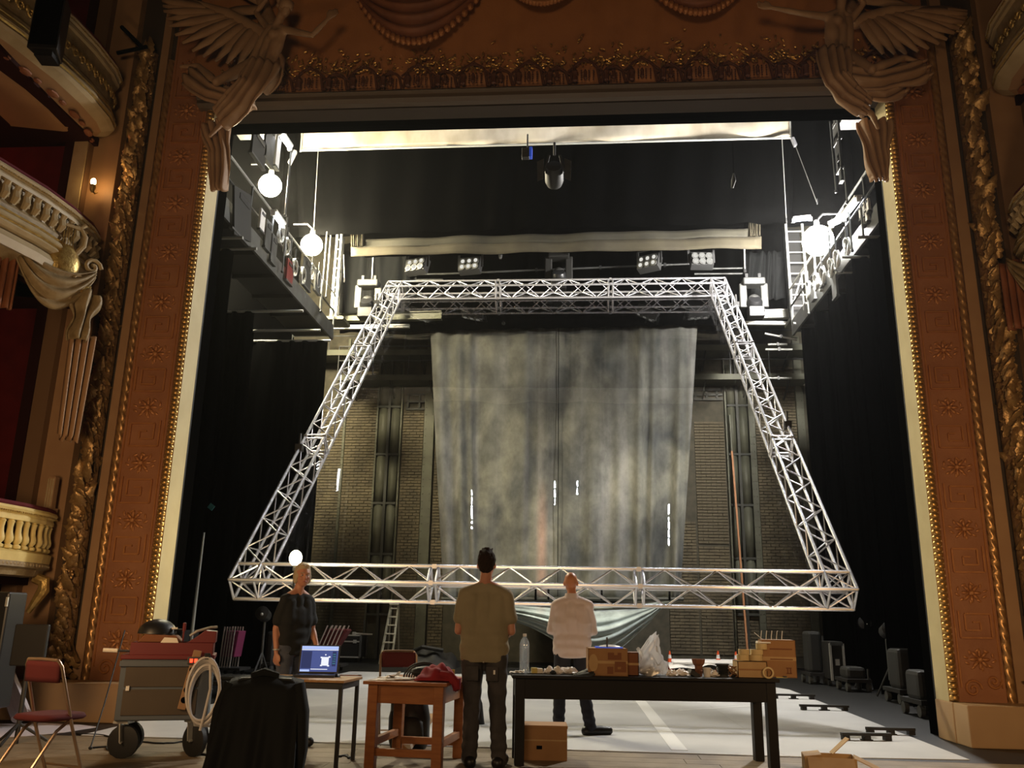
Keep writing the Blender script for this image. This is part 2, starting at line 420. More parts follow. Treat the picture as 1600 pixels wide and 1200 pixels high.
ironcol(xw(660), xw(676)); ironcol(xw(1136), xw(1139)); ironcol(xw(584), xw(587)); ironcol(xw(622), xw(625)); ironcol(xw(1173), xw(1183)); ironcol(xw(532), xw(536))
ironcol(xw(1250), xw(1262))
def tallpanels(cols, ys, px):
    for a, c in cols:
        for i in range(len(ys)-1):
            z1, z0 = zw(ys[i], px), zw(ys[i+1], px)
            mb = MB(); x0, x1 = xw(a), xw(c)
            def cur(u, v): return (x0+(x1-x0)*u, YW-.05-.10*math.sin(pi*min(1, u*1.0)), z0+.03+(z1-z0-.06)*v)
            mb.grid(cur, 8, 1); mb.build('metal_panel', 'ironpaint', WB, smooth=True, solid=.02)
            MB().bb((x0-.02, YW-.17, z0-.04), (x1+.02, YW, z0+.03)).build('cross_rail', 'irondark', WB, bevel=.008)
tallpanels(((588, 603), (607, 621)), (570, 637, 711, 787, 866, 960), 604)
tallpanels(((1140, 1153), (1157, 1172)), (570, 635, 711, 790, 873, 960), 1156)
MB().bb((xw(603), YW-.2, 0), (xw(607), YW, 9)).build('centre_mullion', 'irondark', WB)
MB().bb((xw(1153), YW-.2, 0), (xw(1157), YW, 9)).build('centre_mullion', 'irondark', WB)
# walkway along the back wall, in two visible runs
def walkway(xa, xb, zf, tagname):
    o = th('wall_walkway', tagname, 'walkway', ((xa+xb)/2, YW-.5, zf))
    L = xb-xa
    MB().bb((-L/2, -.45, -.09), (L/2, .45, 0)).build('deck', 'ironpaint', o)
    MB().bb((-L/2, -.47, -.12), (L/2, -.45, .05)).build('toe_board', 'ironpaint', o)
    for zz in (.5, .95): MB().tube([(-L/2, -.44, zz), (L/2, -.44, zz)], .02, 6).build('rail', 'grey', o)
    n = int(L/1.2)+1
    for i in range(n+1): MB().tube([(-L/2+L*i/n, -.44, 0), (-L/2+L*i/n, -.44, .95)], .018, 6).build('post', 'grey', o)
    for i in range(n): MB().bar((-L/2+.4+1.2*i, .45, -.5), (-L/2+.4+1.2*i, -.4, -.08), .04, .05).build('bracket', 'irondark', o)
    return o
walkway(xw(470, 560), xw(700, 560), zw(563), 'upper iron walkway on the back wall left of the grey painted cloth')
walkway(xw(1075, 560), xw(1255, 560), zw(556, 1150), 'upper iron walkway on the back wall right of the grey painted cloth')
walkway(xw(540, 600), xw(700, 600), zw(601), 'lower iron walkway with bright rails left of the grey painted cloth')
walkway(xw(1075, 600), xw(1252, 600), zw(600, 1150), 'lower iron walkway with bright rails right of the grey painted cloth')
for (a, c, y0, y1, lab) in ((630, 677, 617, 640, 'dark iron bracket frame on brick left of the painted cloth'), (1088, 1134, 611, 625, 'dark iron bracket frame on brick right of the painted cloth')):
    o = th('bracket_frame', lab, 'bracket', (xw(a), YW-.06, zw(y1)))
    w = xw(c)-xw(a); h = zw(y0)-zw(y1)
    for zz in (0, h*.5, h): MB().bar((0, 0, zz), (w, 0, zz), .08, .06).build('rail', 'irondark', o)
    for xx in (.05, w*.45, w*.8): MB().bar((xx, 0, 0), (xx, 0, h), .08, .06).build('strut', 'irondark', o)

# ---- proscenium pilasters: mouldings as trims
YP = 10.4
ZB, ZT = .42, 9.7
leafm = []
for q in range(4):
    mb = MB(); n = 8; L = .17+.03*q; W = .052+.008*(q % 2)
    for i in range(n+1):
        u = i/n; w = W*1.12*math.sin(pi*min(.98, .14+u*.84))*(.8+.34*(i % 2)); z = .012+.025*math.sin(u*3)+.075*u*u
        mb.v += [V((-w, -z+.03, u*L-.012*(i % 2))), V((0, -z-.010, u*L*1.02)), V((w, -z+.03, u*L-.012*(i % 2)))]
    mb.f = [(i*3+j, i*3+j+1, i*3+4+j, i*3+3+j) for i in range(n) for j in (0, 1)]; mb.mi = [0]*len(mb.f)
    leafm.append(mb.mesh('leaf', T['oldgold'], True, None))
mb = MB()
for i in range(6):
    a = 2*pi*i/6; mb.sph((.04*math.cos(a), -.03, .04*math.sin(a)), (.03, .018, .03), 6, 5)
mb.sph((0, -.045, 0), .024, 6, 5)
flowm = mb.mesh('flower', T['oldgold'], True)
fruitm = MB().sph((0, -.03, 0), (.045, .045, .055), 8, 6).mesh('fruit', T['oldgold'], True)
beadm = MB().lathe([(.028, -.030), (.050, -.028), (.060, -.012), (.060, .012), (.050, .028), (.028, .030)], 10).mesh('bead', T['gold'], True, 50)
mb = MB()
for a, c in (((-.2, -.16), (-.2, .16)), ((-.2, .16), (.14, .16)), ((.14, .16), (.14, -.06)), ((.14, -.06), (-.06, -.06)), ((-.06, -.06), (-.06, .05)), ((-.2, -.16), (.22, -.16)), ((.22, -.16), (.22, .2)), ((-.06, .05), (.04, .05))):
    mb.bar((a[0], 0, a[1]), (c[0], 0, c[1]), .022, .032, up=(0, 1, 0))
keym = mb.mesh('key_motif', T['relief'])
mb = MB()
for i in range(8):
    a = 2*pi*i/8; mb.sph((.085*math.cos(a), 0, .085*math.sin(a)), (.055, .018, .026), 6, 5, M.Rotation(-a, 3, 'Y'))
mb.sph((0, -.01, 0), (.04, .03, .04), 8, 6)
for i in range(10):
    a = 2*pi*i/10+.2; mb.sph((.19*math.cos(a), 0, .12*math.sin(a)), (.04, .012, .018), 6, 4, M.Rotation(-a*1.7, 3, 'Y'))
rosem = mb.mesh('rosette', T['relief'], True)
def pilaster(sgn, xs, num, side):
    """xs: corner, bead, panel, rope, strip, garland-out  (going outwards)"""
    xc, xb, xp, xr, xs_, xg = xs
    # reveal (cream), front at YP, runs back
    st(MB().bb((xc, YP, ZB), (xc-sgn*.06 if False else xc+sgn*.08, 10.76, ZT)).build(f'trim_{num}', 'cream'))
    pan = st(MB().bb((xb, YP-.01, ZB), (xp, YP+.05, ZT)).build(f'trim_{num+1}', 'panel'))
    for xx in (xb+sgn*.035, xp-sgn*.03):
        MB().tube([(xx, YP-.012, ZB+.15), (xx, YP-.012, ZT)], .012, 6).build('fillet', 'relief', pan)
    xm = (xb+xp)/2; z = ZB+.45; i = 0; wsc = abs(xp-xb)/.62
    while z < 9.0:
        put('key_motif' if i % 2 else 'rosette', keym if i % 2 else rosem, pan, loc=(xm+random.uniform(-.01, .01), YP-.016, z), sc=(wsc*(1 if (i//2) % 2 else -1), 1, wsc)); z += .36; i += 1
    sc = MB()                                       # scroll at the foot of the panel
    for (cx, cz, r0, tw) in ((xm-.1, ZB+.14, .10, 1), (xm+.13, ZB+.22, .08, -1)):
        sc.tube([(cx+r0*(1-t/22)*math.cos(tw*t*.5), YP-.02, cz+r0*(1-t/22)*math.sin(tw*t*.5)) for t in range(20)], .014, 6)
    sc.build('scroll', 'relief', pan, True)
    # beads
    bt = st(MB().bb((xc+sgn*.006, YP-.002, ZB), (xb, YP+.05, ZT)).build(f'trim_{num+2}', 'oldgold'))
    z = ZB+.04; xx = (xc+xb)/2; n = 0
    while z < 9.0 and n < 140:
        put('bead', beadm, bt, loc=(xx, YP+.005, z), sc=(.9, 1, 1)); z += .0645; n += 1
    # rope
    xx = (xp+xr)/2; rr = abs(xr-xp)/2; rp = MB(); nz = 1000; ns = 14
    def ropept(u, v):
        zz = ZB+(8.9-ZB)*u; a = 2*pi*v; r = rr*(.74+.3*abs(math.sin(a*1.5+zz*2*pi/.26)))
        return (xx+r*math.cos(a), YP-.0+r*math.sin(a)*.9, zz)
    rp.grid(ropept, nz, ns); st(rp.build(f'trim_{num+3}', 'ropegold', None, True, ang=None))
    st(MB().bb((xr, YP-.03, ZB), (xs_, YP+.05, ZT)).build(f'trim_{num+4}', 'flat'))
    # garland
    xm = (xs_+xg)/2; R = abs(xg-xs_)/2
    gm = MB()
    gm.grid(lambda u, v: (xm+R*.62*math.cos(pi*v), YP+.02-R*.75*math.sin(pi*v)*(1+.12*math.sin(u*60)), ZB+.02+(9.0-ZB)*u), 60, 10)
    ga = st(gm.build(f'trim_{num+5}', 'garlandcore', None, True, ang=None))
    z = ZB+.1; n = 0
    while z < 8.9:
        for k in range(4):
            a = pi*(.12+.76*(k+.5*((n % 2)))/3.5)+random.uniform(-.15, .15)
            o = put('leaf', leafm[random.randrange(4)], ga, loc=(xm+R*.66*math.cos(a), YP+.0-R*.8*math.sin(a), z+random.uniform(-.03, .03)))
            o.rotation_euler = (random.uniform(-.25, .35), random.uniform(-.5, .5)+(a-pi/2)*.5, (a-pi/2)*.85+random.uniform(-.3, .3)); s_ = random.uniform(.85, 1.25)*R/.16; o.scale = (s_, s_, s_)
        if n % 3 == 0:
            a = pi*random.uniform(.25, .75)
            o = put('flower' if n % 2 else 'fruit', flowm if n % 2 else fruitm, ga, loc=(xm+R*.7*math.cos(a), YP-R*.85*math.sin(a), z+.05)); o.rotation_euler = (0, 0, a-pi/2)
        z += .118; n += 1
    # base cluster of leaves
    for k in range(22):
        a = pi*random.uniform(0, 1); o = put('leaf', leafm[k % 4], ga, loc=(xm+R*1.5*math.cos(a), YP-.05-R*.5*math.sin(a), ZB+random.uniform(0, .22)))
        o.rotation_euler = (random.uniform(.1, .8), random.uniform(-1.2, 1.2), (a-pi/2)); s_ = 1.3; o.scale = (s_, s_, s_)
    # plinth
    p = MB(); x0 = xc; x1 = xg+sgn*1.2
    p.bb((x0, 9.95, 0), (x1, 10.45, ZB)); p.bb((x0-sgn*.012, 10.3, 0), (x0+sgn*.1, 10.77, ZB)); 
    st(p.build(f'baseboard_{side}', 'plinth', bevel=.012))
pilaster(-1, (-5.10, -5.22, -5.79, -5.89, -6.0, -6.33), 1, 'left')
pilaster(1, (4.08, 4.19, 4.695, 4.80, 4.94, 5.30), 11, 'right')
# thin grey edge of the black returns beside the cream strips
st(MB().bb((-5.16, 10.77, 0), (-5.10, 10.80, 8.2)).build('trim_31', 'dgear')); st(MB().bb((4.08, 10.77, 0), (4.14, 10.80, 8.2)).build('trim_32', 'dgear'))

# ---- valance across the top: pleated stucco cloth with scalloped trim
XL, XR = -5.1, 4.08
va = th('pelmet', 'carved red-brown pelmet with scalloped tasselled edge across the top of the stage opening', 'pelmet', (-.5, YP, 8.2))
mb = MB()
def pl(u, v):
    x = XL-.3+(XR-XL+.6)*u; z = 8.21+2.4*v
    f = .05*max(0, math.cos(u*2*pi*6.5))**6+.035*math.sin(u*70)*(1 if math.sin(u*23) > .4 else .15)
    return (x, YP-.12-f-.05*v, z)
mb.grid(pl, 220, 8); mb.build('pleated_cloth', 'pelmetpaint', va, True, True, solid=.02, ang=None)
mb = MB()
mb.sweep([(0, 8.19), (.20, 8.19), (.22, 8.16), (.17, 8.13), (.17, 8.08), (.10, 8.05), (0, 8.05)], [(XL-.2, YP, 0, -1), (XR+.2, YP, 0, -1)], close=True)
mb.build('cornice', 'cornice', va, False, True)
n = 24; mo = []
for kind in (0, 1):
    q = MB(); w = .17 if kind else .13; h = .34 if kind else .24
    arch = [(-w-.03, 0, 0)]+[(w*math.cos(a)*1.0, -.0, h*.55+h*.45*math.sin(a)) for a in [pi-pi*i/10 for i in range(11)]]+[(w+.03, 0, 0)]
    q.tube(arch, .02, 6); q.tube([(-w-.06, 0, h*.55), (0, -.02, h*1.08), (w+.06, 0, h*.55)], .016, 6)
    for i, xx in enumerate((-w*.66, -w*.3, w*.3, w*.66)):
        for j in range(5): q.sph((xx, -.02, h*.52-j*.034), (.012, .012, .016), 6, 4)
    q.lathe([(.004, -.02), (.04, .0), (.03, .09), (.045, .13), (.01, .2)], 8, (w+.115, -.02, 0.02))
    q.lathe([(.004, .05), (.03, .08), (.02, .16), (.028, .18), (.004, .22)], 8, (0, -.02, -.02))
    mo.append(q.mesh('lambrequin', T['lamb'], True))
for i in range(n):
    x = XL+.25+(XR-XL-.4)*i/(n-1)
    q = put('lambrequin', mo[i % 2], va); q.location = (x+.5, -.2, .01)
gl = MB()
for i in range(900):
    x = random.uniform(XL+.1, XR-.1); z = 8.46+abs(random.gauss(0, .16)); a = random.uniform(0, pi)
    gl.sph((x, YP-.165-.035*random.random(), z), (.045*random.random()+.014, .022, .016), 6, 4, M.Rotation(a, 3, 'Y'))
stuff(gl.build('gilded_scrollwork', 'gold', va, True, True))
# swags of stucco drapery above
def swag(xa, za, xb, zb, drop, lab, folds=7, depth=.42):
    mb = MB()
    def f(u, v):
        s = 4*u*(1-u); x = xa+(xb-xa)*u+.12*(v-.5)*(1-2*u); z = za+(zb-za)*u-s*drop*(.2+.8*v)+.3*(1-v)*.8
        y = YP-.16-depth*math.sqrt(max(0, s))*(.35+.65*math.sin(pi*(.1+.8*v)))-.05*math.sin(v*folds*2*pi+1.2*math.sin(u*3))*s**.5
        return (x, y, z)
    mb.grid(f, 36, 60); o = mb.build('draped_swag', 'swag', va, True, True, solid=.03, ang=None); o['label'] = lab
    k = MB()
    for i in range(26):
        u = (i+.5)/26; p = f(u, 1.0); k.sph(p, (.05, .05, .06), 6, 5)
    k.build('fringe', 'relief', o, True, True); return o
a, c = P(548, 20, 10.2), P(772, 5, 10.2)
swag(a.x, a.z+.3, c.x, c.z+.35, 1.05, 'large stucco swag hanging beside the left winged figure')
a, c = P(775, -8, 10.2), P(925, -15, 10.2); swag(a.x, a.z+.2, c.x, c.z+.2, .55, 'small stucco swag at the middle of the pelmet')
a, c = P(985, -12, 10.2), P(1185, -10, 10.2); swag(a.x, a.z+.3, c.x, c.z+.3, .8, 'stucco swag hanging beside the right winged figure')

# ================================================================ AUDITORIUM BOXES
def boxpath(sg, xf, y1=10.3):
    pts = [(.26, 0), (.10, -.14), (.02, -.42), (0, -.9), (.03, -1.4), (.16, -2.1), (.42, -3.0), (.9, -4.0), (1.5, -5.0)]
    pts = [(xf+sg*a, y1+c) for a, c in pts]; out = []
    # refine
    fine = []
    for i in range(len(pts)-1):
        for t in range(6): fine.append((pts[i][0]+(pts[i+1][0]-pts[i][0])*t/6, pts[i][1]+(pts[i+1][1]-pts[i][1])*t/6))
    fine.append(pts[-1])
    for i, p in enumerate(fine):
        q0 = fine[max(0, i-2)]; q1 = fine[min(len(fine)-1, i+2)]; dx, dy = q1[0]-q0[0], q1[1]-q0[1]; l = math.hypot(dx, dy)
        nx, ny = -dy/l, dx/l
        if nx*sg > 0: nx, ny = -nx, -ny
        out.append((p[0], p[1], nx, ny))
    return out
def along(path, step, start=0.0):
    d = start; acc = 0; out = []
    for i in range(len(path)-1):
        a, c = path[i], path[i+1]; l = math.hypot(c[0]-a[0], c[1]-a[1])
        while d <= acc+l:
            t = (d-acc)/l; out.append(tuple(a[k]+(c[k]-a[k])*t for k in range(4))); d += step
        acc += l
    return out
def facing(p): return math.atan2(p[3], p[2])+pi/2       # rotation that turns local -y outwards
def boxfront(sg, xf, zt, side, kind, label):
    path = boxpath(sg, xf)
    o = th('theatre_balcony', label, 'balcony', (xf, 9.6, zt-.8))
    inv = (-xf, -9.6, -(zt-.8))
    def sw(name, prof, m, smooth=False, close=True):
        return MB().sweep(prof, path, close=close).build(name, m, o, smooth, True)
    sw('cushion_rail', [(-.22, zt+.03), (.03, zt+.03), (.045, zt+.0), (.03, zt-.02), (-.22, zt-.02)], 'velvet')
    sw('rail_moulding', [(-.2, zt-.02), (.05, zt-.02), (.07, zt-.05), (.05, zt-.085), (.02, zt-.10), (.035, zt-.13), (.035, zt-.17), (-.1, zt-.17)], 'boxcream_lit' if kind == 'low' else 'boxcream')
    dots = MB()
    for p in along(path, .035):
        if p[1] > 6.2: dots.sph((p[0]+p[2]*.06, p[1]+p[3]*.06, zt-.085), .011, 6, 4)
    stuff(dots.build('pearl_row', 'boxgold', o, True, True))
    if kind == 'low':
        zb = zt-.62
        sw('plinth_course', [(-.12, zb), (.05, zb), (.06, zb+.10), (.0, zb+.13), (-.12, zb+.13)], 'boxcream_lit')
        sw('lower_moulding', [(-.2, zb-.16), (-.02, zb-.15), (.0, zb-.08), (.06, zb-.06), (.05, zb), (-.2, zb)], 'box')
        prof = [(.038, .13), (.05, .14), (.05, .165), (.026, .18), (.05, .215), (.052, .25), (.034, .31), (.03, .36), (.036, .41), (.044, .425), (.03, .44), (.044, .45)]
        bm_ = MB().lathe(prof, 12).mesh('baluster', T['boxcream_lit'], True)
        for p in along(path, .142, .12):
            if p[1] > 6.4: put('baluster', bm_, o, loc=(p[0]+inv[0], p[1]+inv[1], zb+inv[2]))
        dd = MB()
        for p in along(path, .06):
            if p[1] > 6.2: dd.sph((p[0]+p[2]*.045, p[1]+p[3]*.045, zb-.03), (.024, .024, .022), 6, 4)
        stuff(dd.build('egg_row', 'boxcream', o, True, True))
        for p in along(path, 1.25, .35):
            if p[1] > 6: 
                q = MB(); q.tube([(0, .05, -.02), (0, -.06, -.06), (0, -.07, -.16), (0, .0, -.3), (0, .06, -.42)], [.06, .075, .07, .05, .03], 8)
                q.sph((0, -.06, -.2), (.05, .04, .06), 8, 6); c_ = q.build('console', 'boxgold', o, True); c_.location = (p[0]+inv[0], p[1]+inv[1], zb-.14+inv[2]); c_.rotation_euler = (0, 0, facing(p))
    else:
        zb = zt-(.70 if kind == 'mid' else .86)
        sw('frieze', [(-.1, zb+.18), (.0, zb+.18), (.02, zb+.25), (-.01, zb+.3), (-.01, zt-.17), (-.1, zt-.17)], 'box')
        sw('lower_moulding', [(-.3, zb-.06), (-.1, zb-.05), (.02, zb), (.06, zb+.03), (.04, zb+.07), (.075, zb+.10), (.05, zb+.15), (0, zb+.18), (-.1, zb+.18)], 'boxcream')
        sw('gilt_line', [(.03, zb+.165), (.055, zb+.18), (.03, zb+.195)], 'boxgold')
        sw('gilt_line', [(.05, zb+.06), (.075, zb+.075), (.05, zb+.09)], 'boxgold')
        fl = MB()
        for i, p in enumerate(along(path, .15, .1)):
            if p[1] < 6.2: continue
            if kind == 'mid':
                q = MB(); q.tube([(0, -.01, 0), (.0, -.05, .07), (0, -.035, .15), (0, -.06, .21)], [.03, .045, .032, .04], 6); q.tube([(.06, -.02, .2), (.03, -.05, .12), (.05, -.03, .03)], .016, 6)
            else:
                q = MB(); q.tube([(-.05+.05*math.cos(t*.7)*(1-t/14), -.02, .12+.07*math.sin(t*.7)*(1-t/14)) for t in range(12)], .014, 6); q.sph((.05, -.02, .16), (.03, .02, .05), 6, 5)
            e = q.build('relief_leaf', 'boxgold' if kind == 'top' else 'boxcream', o, True)
            e.location = (p[0]+inv[0], p[1]+inv[1], zb+.3+inv[2]); e.rotation_euler = (0, 0, facing(p))
        if kind == 'top':
            MB().sweep([(-1.2, zb-.16), (-.55, zb-.15), (-.3, zb-.10), (-.1, zb-.05), (-.1, zb+.05), (-1.2, zb+.05)], path, close=True).build('soffit', 'flat', o, False, True)
            for i, p in enumerate(along(path, .5, .3)):
                if p[1] < 6: continue
                q = MB(); q.sph((0, .24, .02), (.10, .06, .03), 8, 5); q.sph((.2, .24, .02), (.06, .04, .025), 8, 5)
                e = q.build('soffit_rosette', 'swag', o, True); e.location = (p[0]+inv[0], p[1]+inv[1], zb-.14+inv[2]); e.rotation_euler = (0, 0, facing(p))
        else:
            MB().sweep([(-1.2, zb-.30), (-.45, zb-.30), (-.1, zb-.18), (-.05, zb-.05), (-.1, zb+.05), (-1.2, zb+.05)], path, close=True).build('soffit', 'box', o, True, True)
            sw('drum_band', [(-.05, zb-.2), (.02, zb-.22), (.04, zb-.12), (0, zb-.04)], 'boxcream')
    return o
ZL = (8.50, 6.08, 2.36); ZR = (8.78, 6.28, 2.42)
BAL = [boxfront(-1, -6.36, ZL[0], 'left', 'top', 'upper box front with relief frieze, leftmost, below the black loudspeaker'),
boxfront(-1, -6.32, ZL[1], 'left', 'mid', 'middle box front on the left carrying the lyre carving'),
boxfront(-1, -6.32, ZL[2], 'left', 'low', 'lit yellow balustrade of the lowest left box with gilded balusters'),
boxfront(1, 5.33, ZR[0], 'right', 'top', 'upper box front at the right edge, cut by the frame'),
boxfront(1, 5.30, ZR[1], 'right', 'mid', 'middle box front at the right edge beside the right garland'),
boxfront(1, 5.35, ZR[2], 'right', 'low', 'lowest box balustrade beyond the right pilaster')]
# box interiors: back walls, floors, dividing pilaster
for sg, xf, side in ((-1, -6.6, 'left'), (1, 5.6, 'right')):
    w = MB(); w.bb((xf+sg*2.2, 3.5, 0), (xf+sg*2.4, 10.5, 12)); st(w.build(f'wall_box_{side}', 'red'))
    for z in ((1.62, 5.2, 7.62) if sg < 0 else (1.7, 5.4, 7.9)): st(MB().bb((xf+sg*.1, 3.5, z-.12), (xf+sg*2.3, 10.4, z)).build(f'floor_box_{side}', 'darkred'))
    st(MB().bb((xf+sg*.5, 10.30, 0), (xf+sg*2.3, 10.46, 12)).build(f'wall_box_end_{side}', 'red'))
    st(MB().bb((xf+sg*.36, 10.20, 0), (xf+sg*.5, 10.46, 12)).build(f'trim_box_{side}', 'darkred'))
    st(MB().bb((xf-sg*.22, 10.33, 0), (xf+sg*.16, 10.46, 12)).build(f'trim_strip_{side}', 'flat'))
    if sg < 0: st(MB().bb((xf-.36, 10.19, 6.2), (xf-.17, 10.215, 9)).build('trim_cream_upper', 'boxcream'))
    st(MB().bb((xf+sg*.16, 10.22, 0), (xf+sg*.36, 10.46, 12)).build(f'trim_cream_{side}', 'boxbrown'))
# sconce lamp on the cream strip of the left middle box
p = P(146, 284, 10.10)
o = th('wall_sconce', 'small glowing wall sconce on the cream strip left of the garland', 'sconce', p)
MB().sph((0, 0, 0), (.035, .035, .05), 10, 8).build('bulb', 'sconce', o, True)
MB().lathe([(.005, -.16), (.03, -.13), (.045, -.07), (.04, -.05)], 10).build('cup', 'boxgold', o, True)
MB().tube([(0, 0, -.12), (0, .07, -.14), (0, .12, -.1)], .012, 6).build('arm', 'boxgold', o)
p = V((-8.55, 8.95, 7.0))
o = th('box_lamp', 'glowing lamp on the red back wall of the left middle box', 'lamp', p)
MB().sph((0, 0, 0), (.06, .06, .08), 10, 8).build('bulb', 'boxbulb', o, True)
MB().lathe([(.01, -.2), (.05, -.14), (.06, -.08)], 10).build('cup', 'boxgold', o, True)
MB().tube([(0, 0, -.16), (-.15, 0, -.16), (-.25, 0, -.1)], .012, 6).build('arm', 'boxgold', o)
# lyre cartouche with drapery under the left middle box
def cartouche(sg, x, y, z, lab, host):
    o = th('lyre_cartouche', lab, 'carving', (x, y, z), rad(52) if sg < 0 else rad(-52))
    q = MB()
    q.lathe([(.01, -.30), (.12, -.26), (.19, -.14), (.20, -.02), (.15, .10), (.11, .16), (.1, .18)], 18, (0, 0, 0)); q.v = [V((p.x, p.y*.55, p.z)) for p in q.v]
    q.build('lyre_body', 'boxgold', o, True)
    for s_ in (-1, 1):
        MB().tube([(s_*.12, -.02, .1), (s_*.19, -.05, .22), (s_*.2, -.05, .34), (s_*.13, -.04, .44), (s_*.18, -.04, .5)], [.035, .03, .026, .024, .03], 8).build('lyre_arm', 'boxcream', o, True)
        q = MB(); q.tube([(s_*(.34+.11*(1-t/16)*math.cos(t*.62)), -.02, .0+.11*(1-t/16)*math.sin(t*.62)) for t in range(14)], .026, 8); q.build('volute', 'boxcream', o, True)
        q = MB(); q.tube([(s_*(.16+.07*(1-t/16)*math.cos(t*.62)), -.12, -.26+.07*(1-t/16)*math.sin(t*.62)) for t in range(14)], .018, 8); q.build('volute', 'boxcream', o, True)
    MB().bar((-.15, -.04, .43), (.15, -.04, .43), .04, .035).build('yoke', 'boxcream', o)
    q = MB()
    for i in range(5): q.tube([(-.06+.03*i, -.06, .05), (-.06+.03*i, -.05, .43)], .005, 5)
    q.build('strings', 'boxgold', o)
    q = MB()
    for i in range(14):
        a = pi*(i/13); q.sph((.3*math.cos(a), -.11, -.30-.06*math.sin(a)), (.035, .03, .03), 6, 5)
        q.sph((.25*math.cos(a)+.02, -.14, -.34-.05*math.sin(a)), (.03, .025, .035), 6, 5)
    q.build('flowers', 'boxgold', o, True)
    def sw(u, v):
        s = 4*u*(1-u); return (-.62+1.0*u, -.04-.16*s**.5*math.sin(pi*(.15+.7*v))-.03*math.sin(v*20+u*3), .10-.15*u-s*.62*(.35+.65*v)-.1*v)
    MB().grid(sw, 24, 30).build('swag_drapery', 'box', o, True, solid=.02, ang=None)
    def tail(u, v):
        w = .24*(1-.45*v)*(1+.25*math.sin(v*9)); return (.28+(u-.5)*2*w*.8, -.06-.07*math.sin(u*5*pi+v*3)*(1-.3*v)-.1*math.sin(pi*u), -.36-.62*v-.08*abs(u-.5))
    MB().grid(tail, 24, 24).build('gathered_drapery', 'box', o, True, solid=.02, ang=None)
    def tail2(u, v):
        return (.34+(u-.5)*.30*(1-.25*v), -.03-.05*math.sin(u*7*pi)-.03, -.9-1.25*v-.1*((u*3) % 1)*v)
    MB().grid(tail2, 30, 16).build('hanging_drapery', 'flat', o, True, solid=.02, ang=None)
    def tail3(u, v): return (-.6+(u-.5)*.24, -.03-.04*math.sin(u*6*pi), .05-.85*v)
    MB().grid(tail3, 20, 10).build('side_drapery', 'swag', o, True, solid=.02, ang=None)
    o.parent = host; o.location = V((x, y, z))-host.location; del o['category']; return o
p = P(92, 405, 9.35); cartouche(-1, p.x+.06, 9.35, p.z, 'gilded lyre carving with draped cloth under the left middle box front', BAL[1])
p = P(1600, 400, 10.0); cartouche(1, p.x+.25, 9.6, p.z-.1, 'gilded carving with draped cloth at the right middle box', BAL[4])
# fluted small columns beside boxes
for (px, y0, y1, Y, lab) in ((76, 745, 800, 10.15, 'pale fluted colonnette above the lit balustrade'),):
    p0, p1 = P(px, y1, Y), P(px, y0, Y)
    o = th('colonnette', lab, 'column', p0); h = p1.z-p0.z
    MB().box((0, 0, h/2), (.1, .1, h)).build('shaft', 'flat', o, bevel=.01)
    for k in (-.03, 0, .03): MB().tube([(k, -.052, .03), (k, -.052, h-.03)], .010, 6).build('reed', 'boxcream', o)
    MB().box((0, 0, .02), (.14, .14, .05)).build('base', 'flat', o)
# pipe brackets on the left beside upper box
o = th('pipe_bracket', 'black iron bracket arms beside the upper left box', 'bracket', P(205, 78, 10.2))
a0 = P(190, 42, 10.1); a1 = P(222, 74, 10.1); a2 = P(183, 83, 10.1); a3 = P(230, 73, 10.1)
MB().tube([a0, a1], .03, 6).build('arm', 'black', o, world=True); MB().tube([a2, a3], .03, 6).build('arm', 'black', o, world=True)
# loudspeaker
p = P(70, 90, 8.55)
o = th('loudspeaker', 'black loudspeaker hanging in front of the upper left box', 'speaker', (P(70, 90, 8.2).x+.03, 8.2, P(70, 88, 8.2).z), rad(8))
h = P(70, 5, 8.2).z-P(70, 88, 8.2).z
q = MB(); q.prism([(-.17, -.15), (.17, -.15), (.10, .15), (-.10, .15)], lambda p, s: (p[0]*1.0, p[1], s*h)); q.build('cabinet', 'plasticblack', o, bevel=.01)
q = MB(); q.box((0, -.155, h*.52), (.3, .01, h*.9)); q.build('grille', 'black', o)
MB().box((0, 0, -.03), (.2, .2, .06)).build('foot', 'plasticblack', o)
MB().tube([(0, .1, h), (0, .1, h+.8)], .015, 6).build('hanger', 'steel', o)
# ================================================================ STAGE
# ---- soft goods and borders
T['drapegrey'] = mat('faded black serge', (.012, .0125, .0125), .95, spec=.05)
def cloth_flat(name, lab, cat, pts, m, Y, wav=.02, n=60, solid=.006, freq=9):
    """a hung cloth: corners given as photo points on the plane y=Y (tl, tr, br, bl)"""
    tl, tr, br, bl = [P(a[0], a[1], Y) for a in pts]
    o = th(name, lab, cat, ((bl.x+br.x)/2, Y, (bl.z+br.z)/2))
    def f(u, v):
        a = tl.lerp(tr, u); c = bl.lerp(br, u); p = a.lerp(c, v)
        p.y += wav*math.sin(u*freq*2*pi+1.7*math.sin(u*13)+v*1.2)+wav*.5*math.sin(u*freq*5.3+v*7); return p
    MB().grid(f, n, 8).build('cloth', m, o, True, True, solid=solid, ang=None); return o
# pale border behind the pelmet
o = cloth_flat('pale_border', 'wrinkled pale canvas border strip, brightly lit, below the pelmet', 'stage border', ((470, 165), (1236, 140), (1236, 215), (470, 235)), 'canvas', 19.0, .04, 200, freq=5)
bl, br = P(470, 235, 19), P(1236, 215, 19)
MB().tube([bl+V((0, -.03, -.02)), br+V((0, -.03, -.02))], .028, 8).build('batten', 'pipe', o, world=True)
for x in (bl, br): MB().tube([x+V((0, -.02, -.05)), x+V((0, -.02, 1.0))], .022, 6).build('end_pipe', 'pipe', o, world=True)
for (a, c) in (((462, 236), (452, 256)), ((1238, 216), (1243, 228))):
    MB().bar(P(*a, 18.9), P(*c, 18.9), .12, .06).build('hinged_clamp', 'alu', o, world=True)
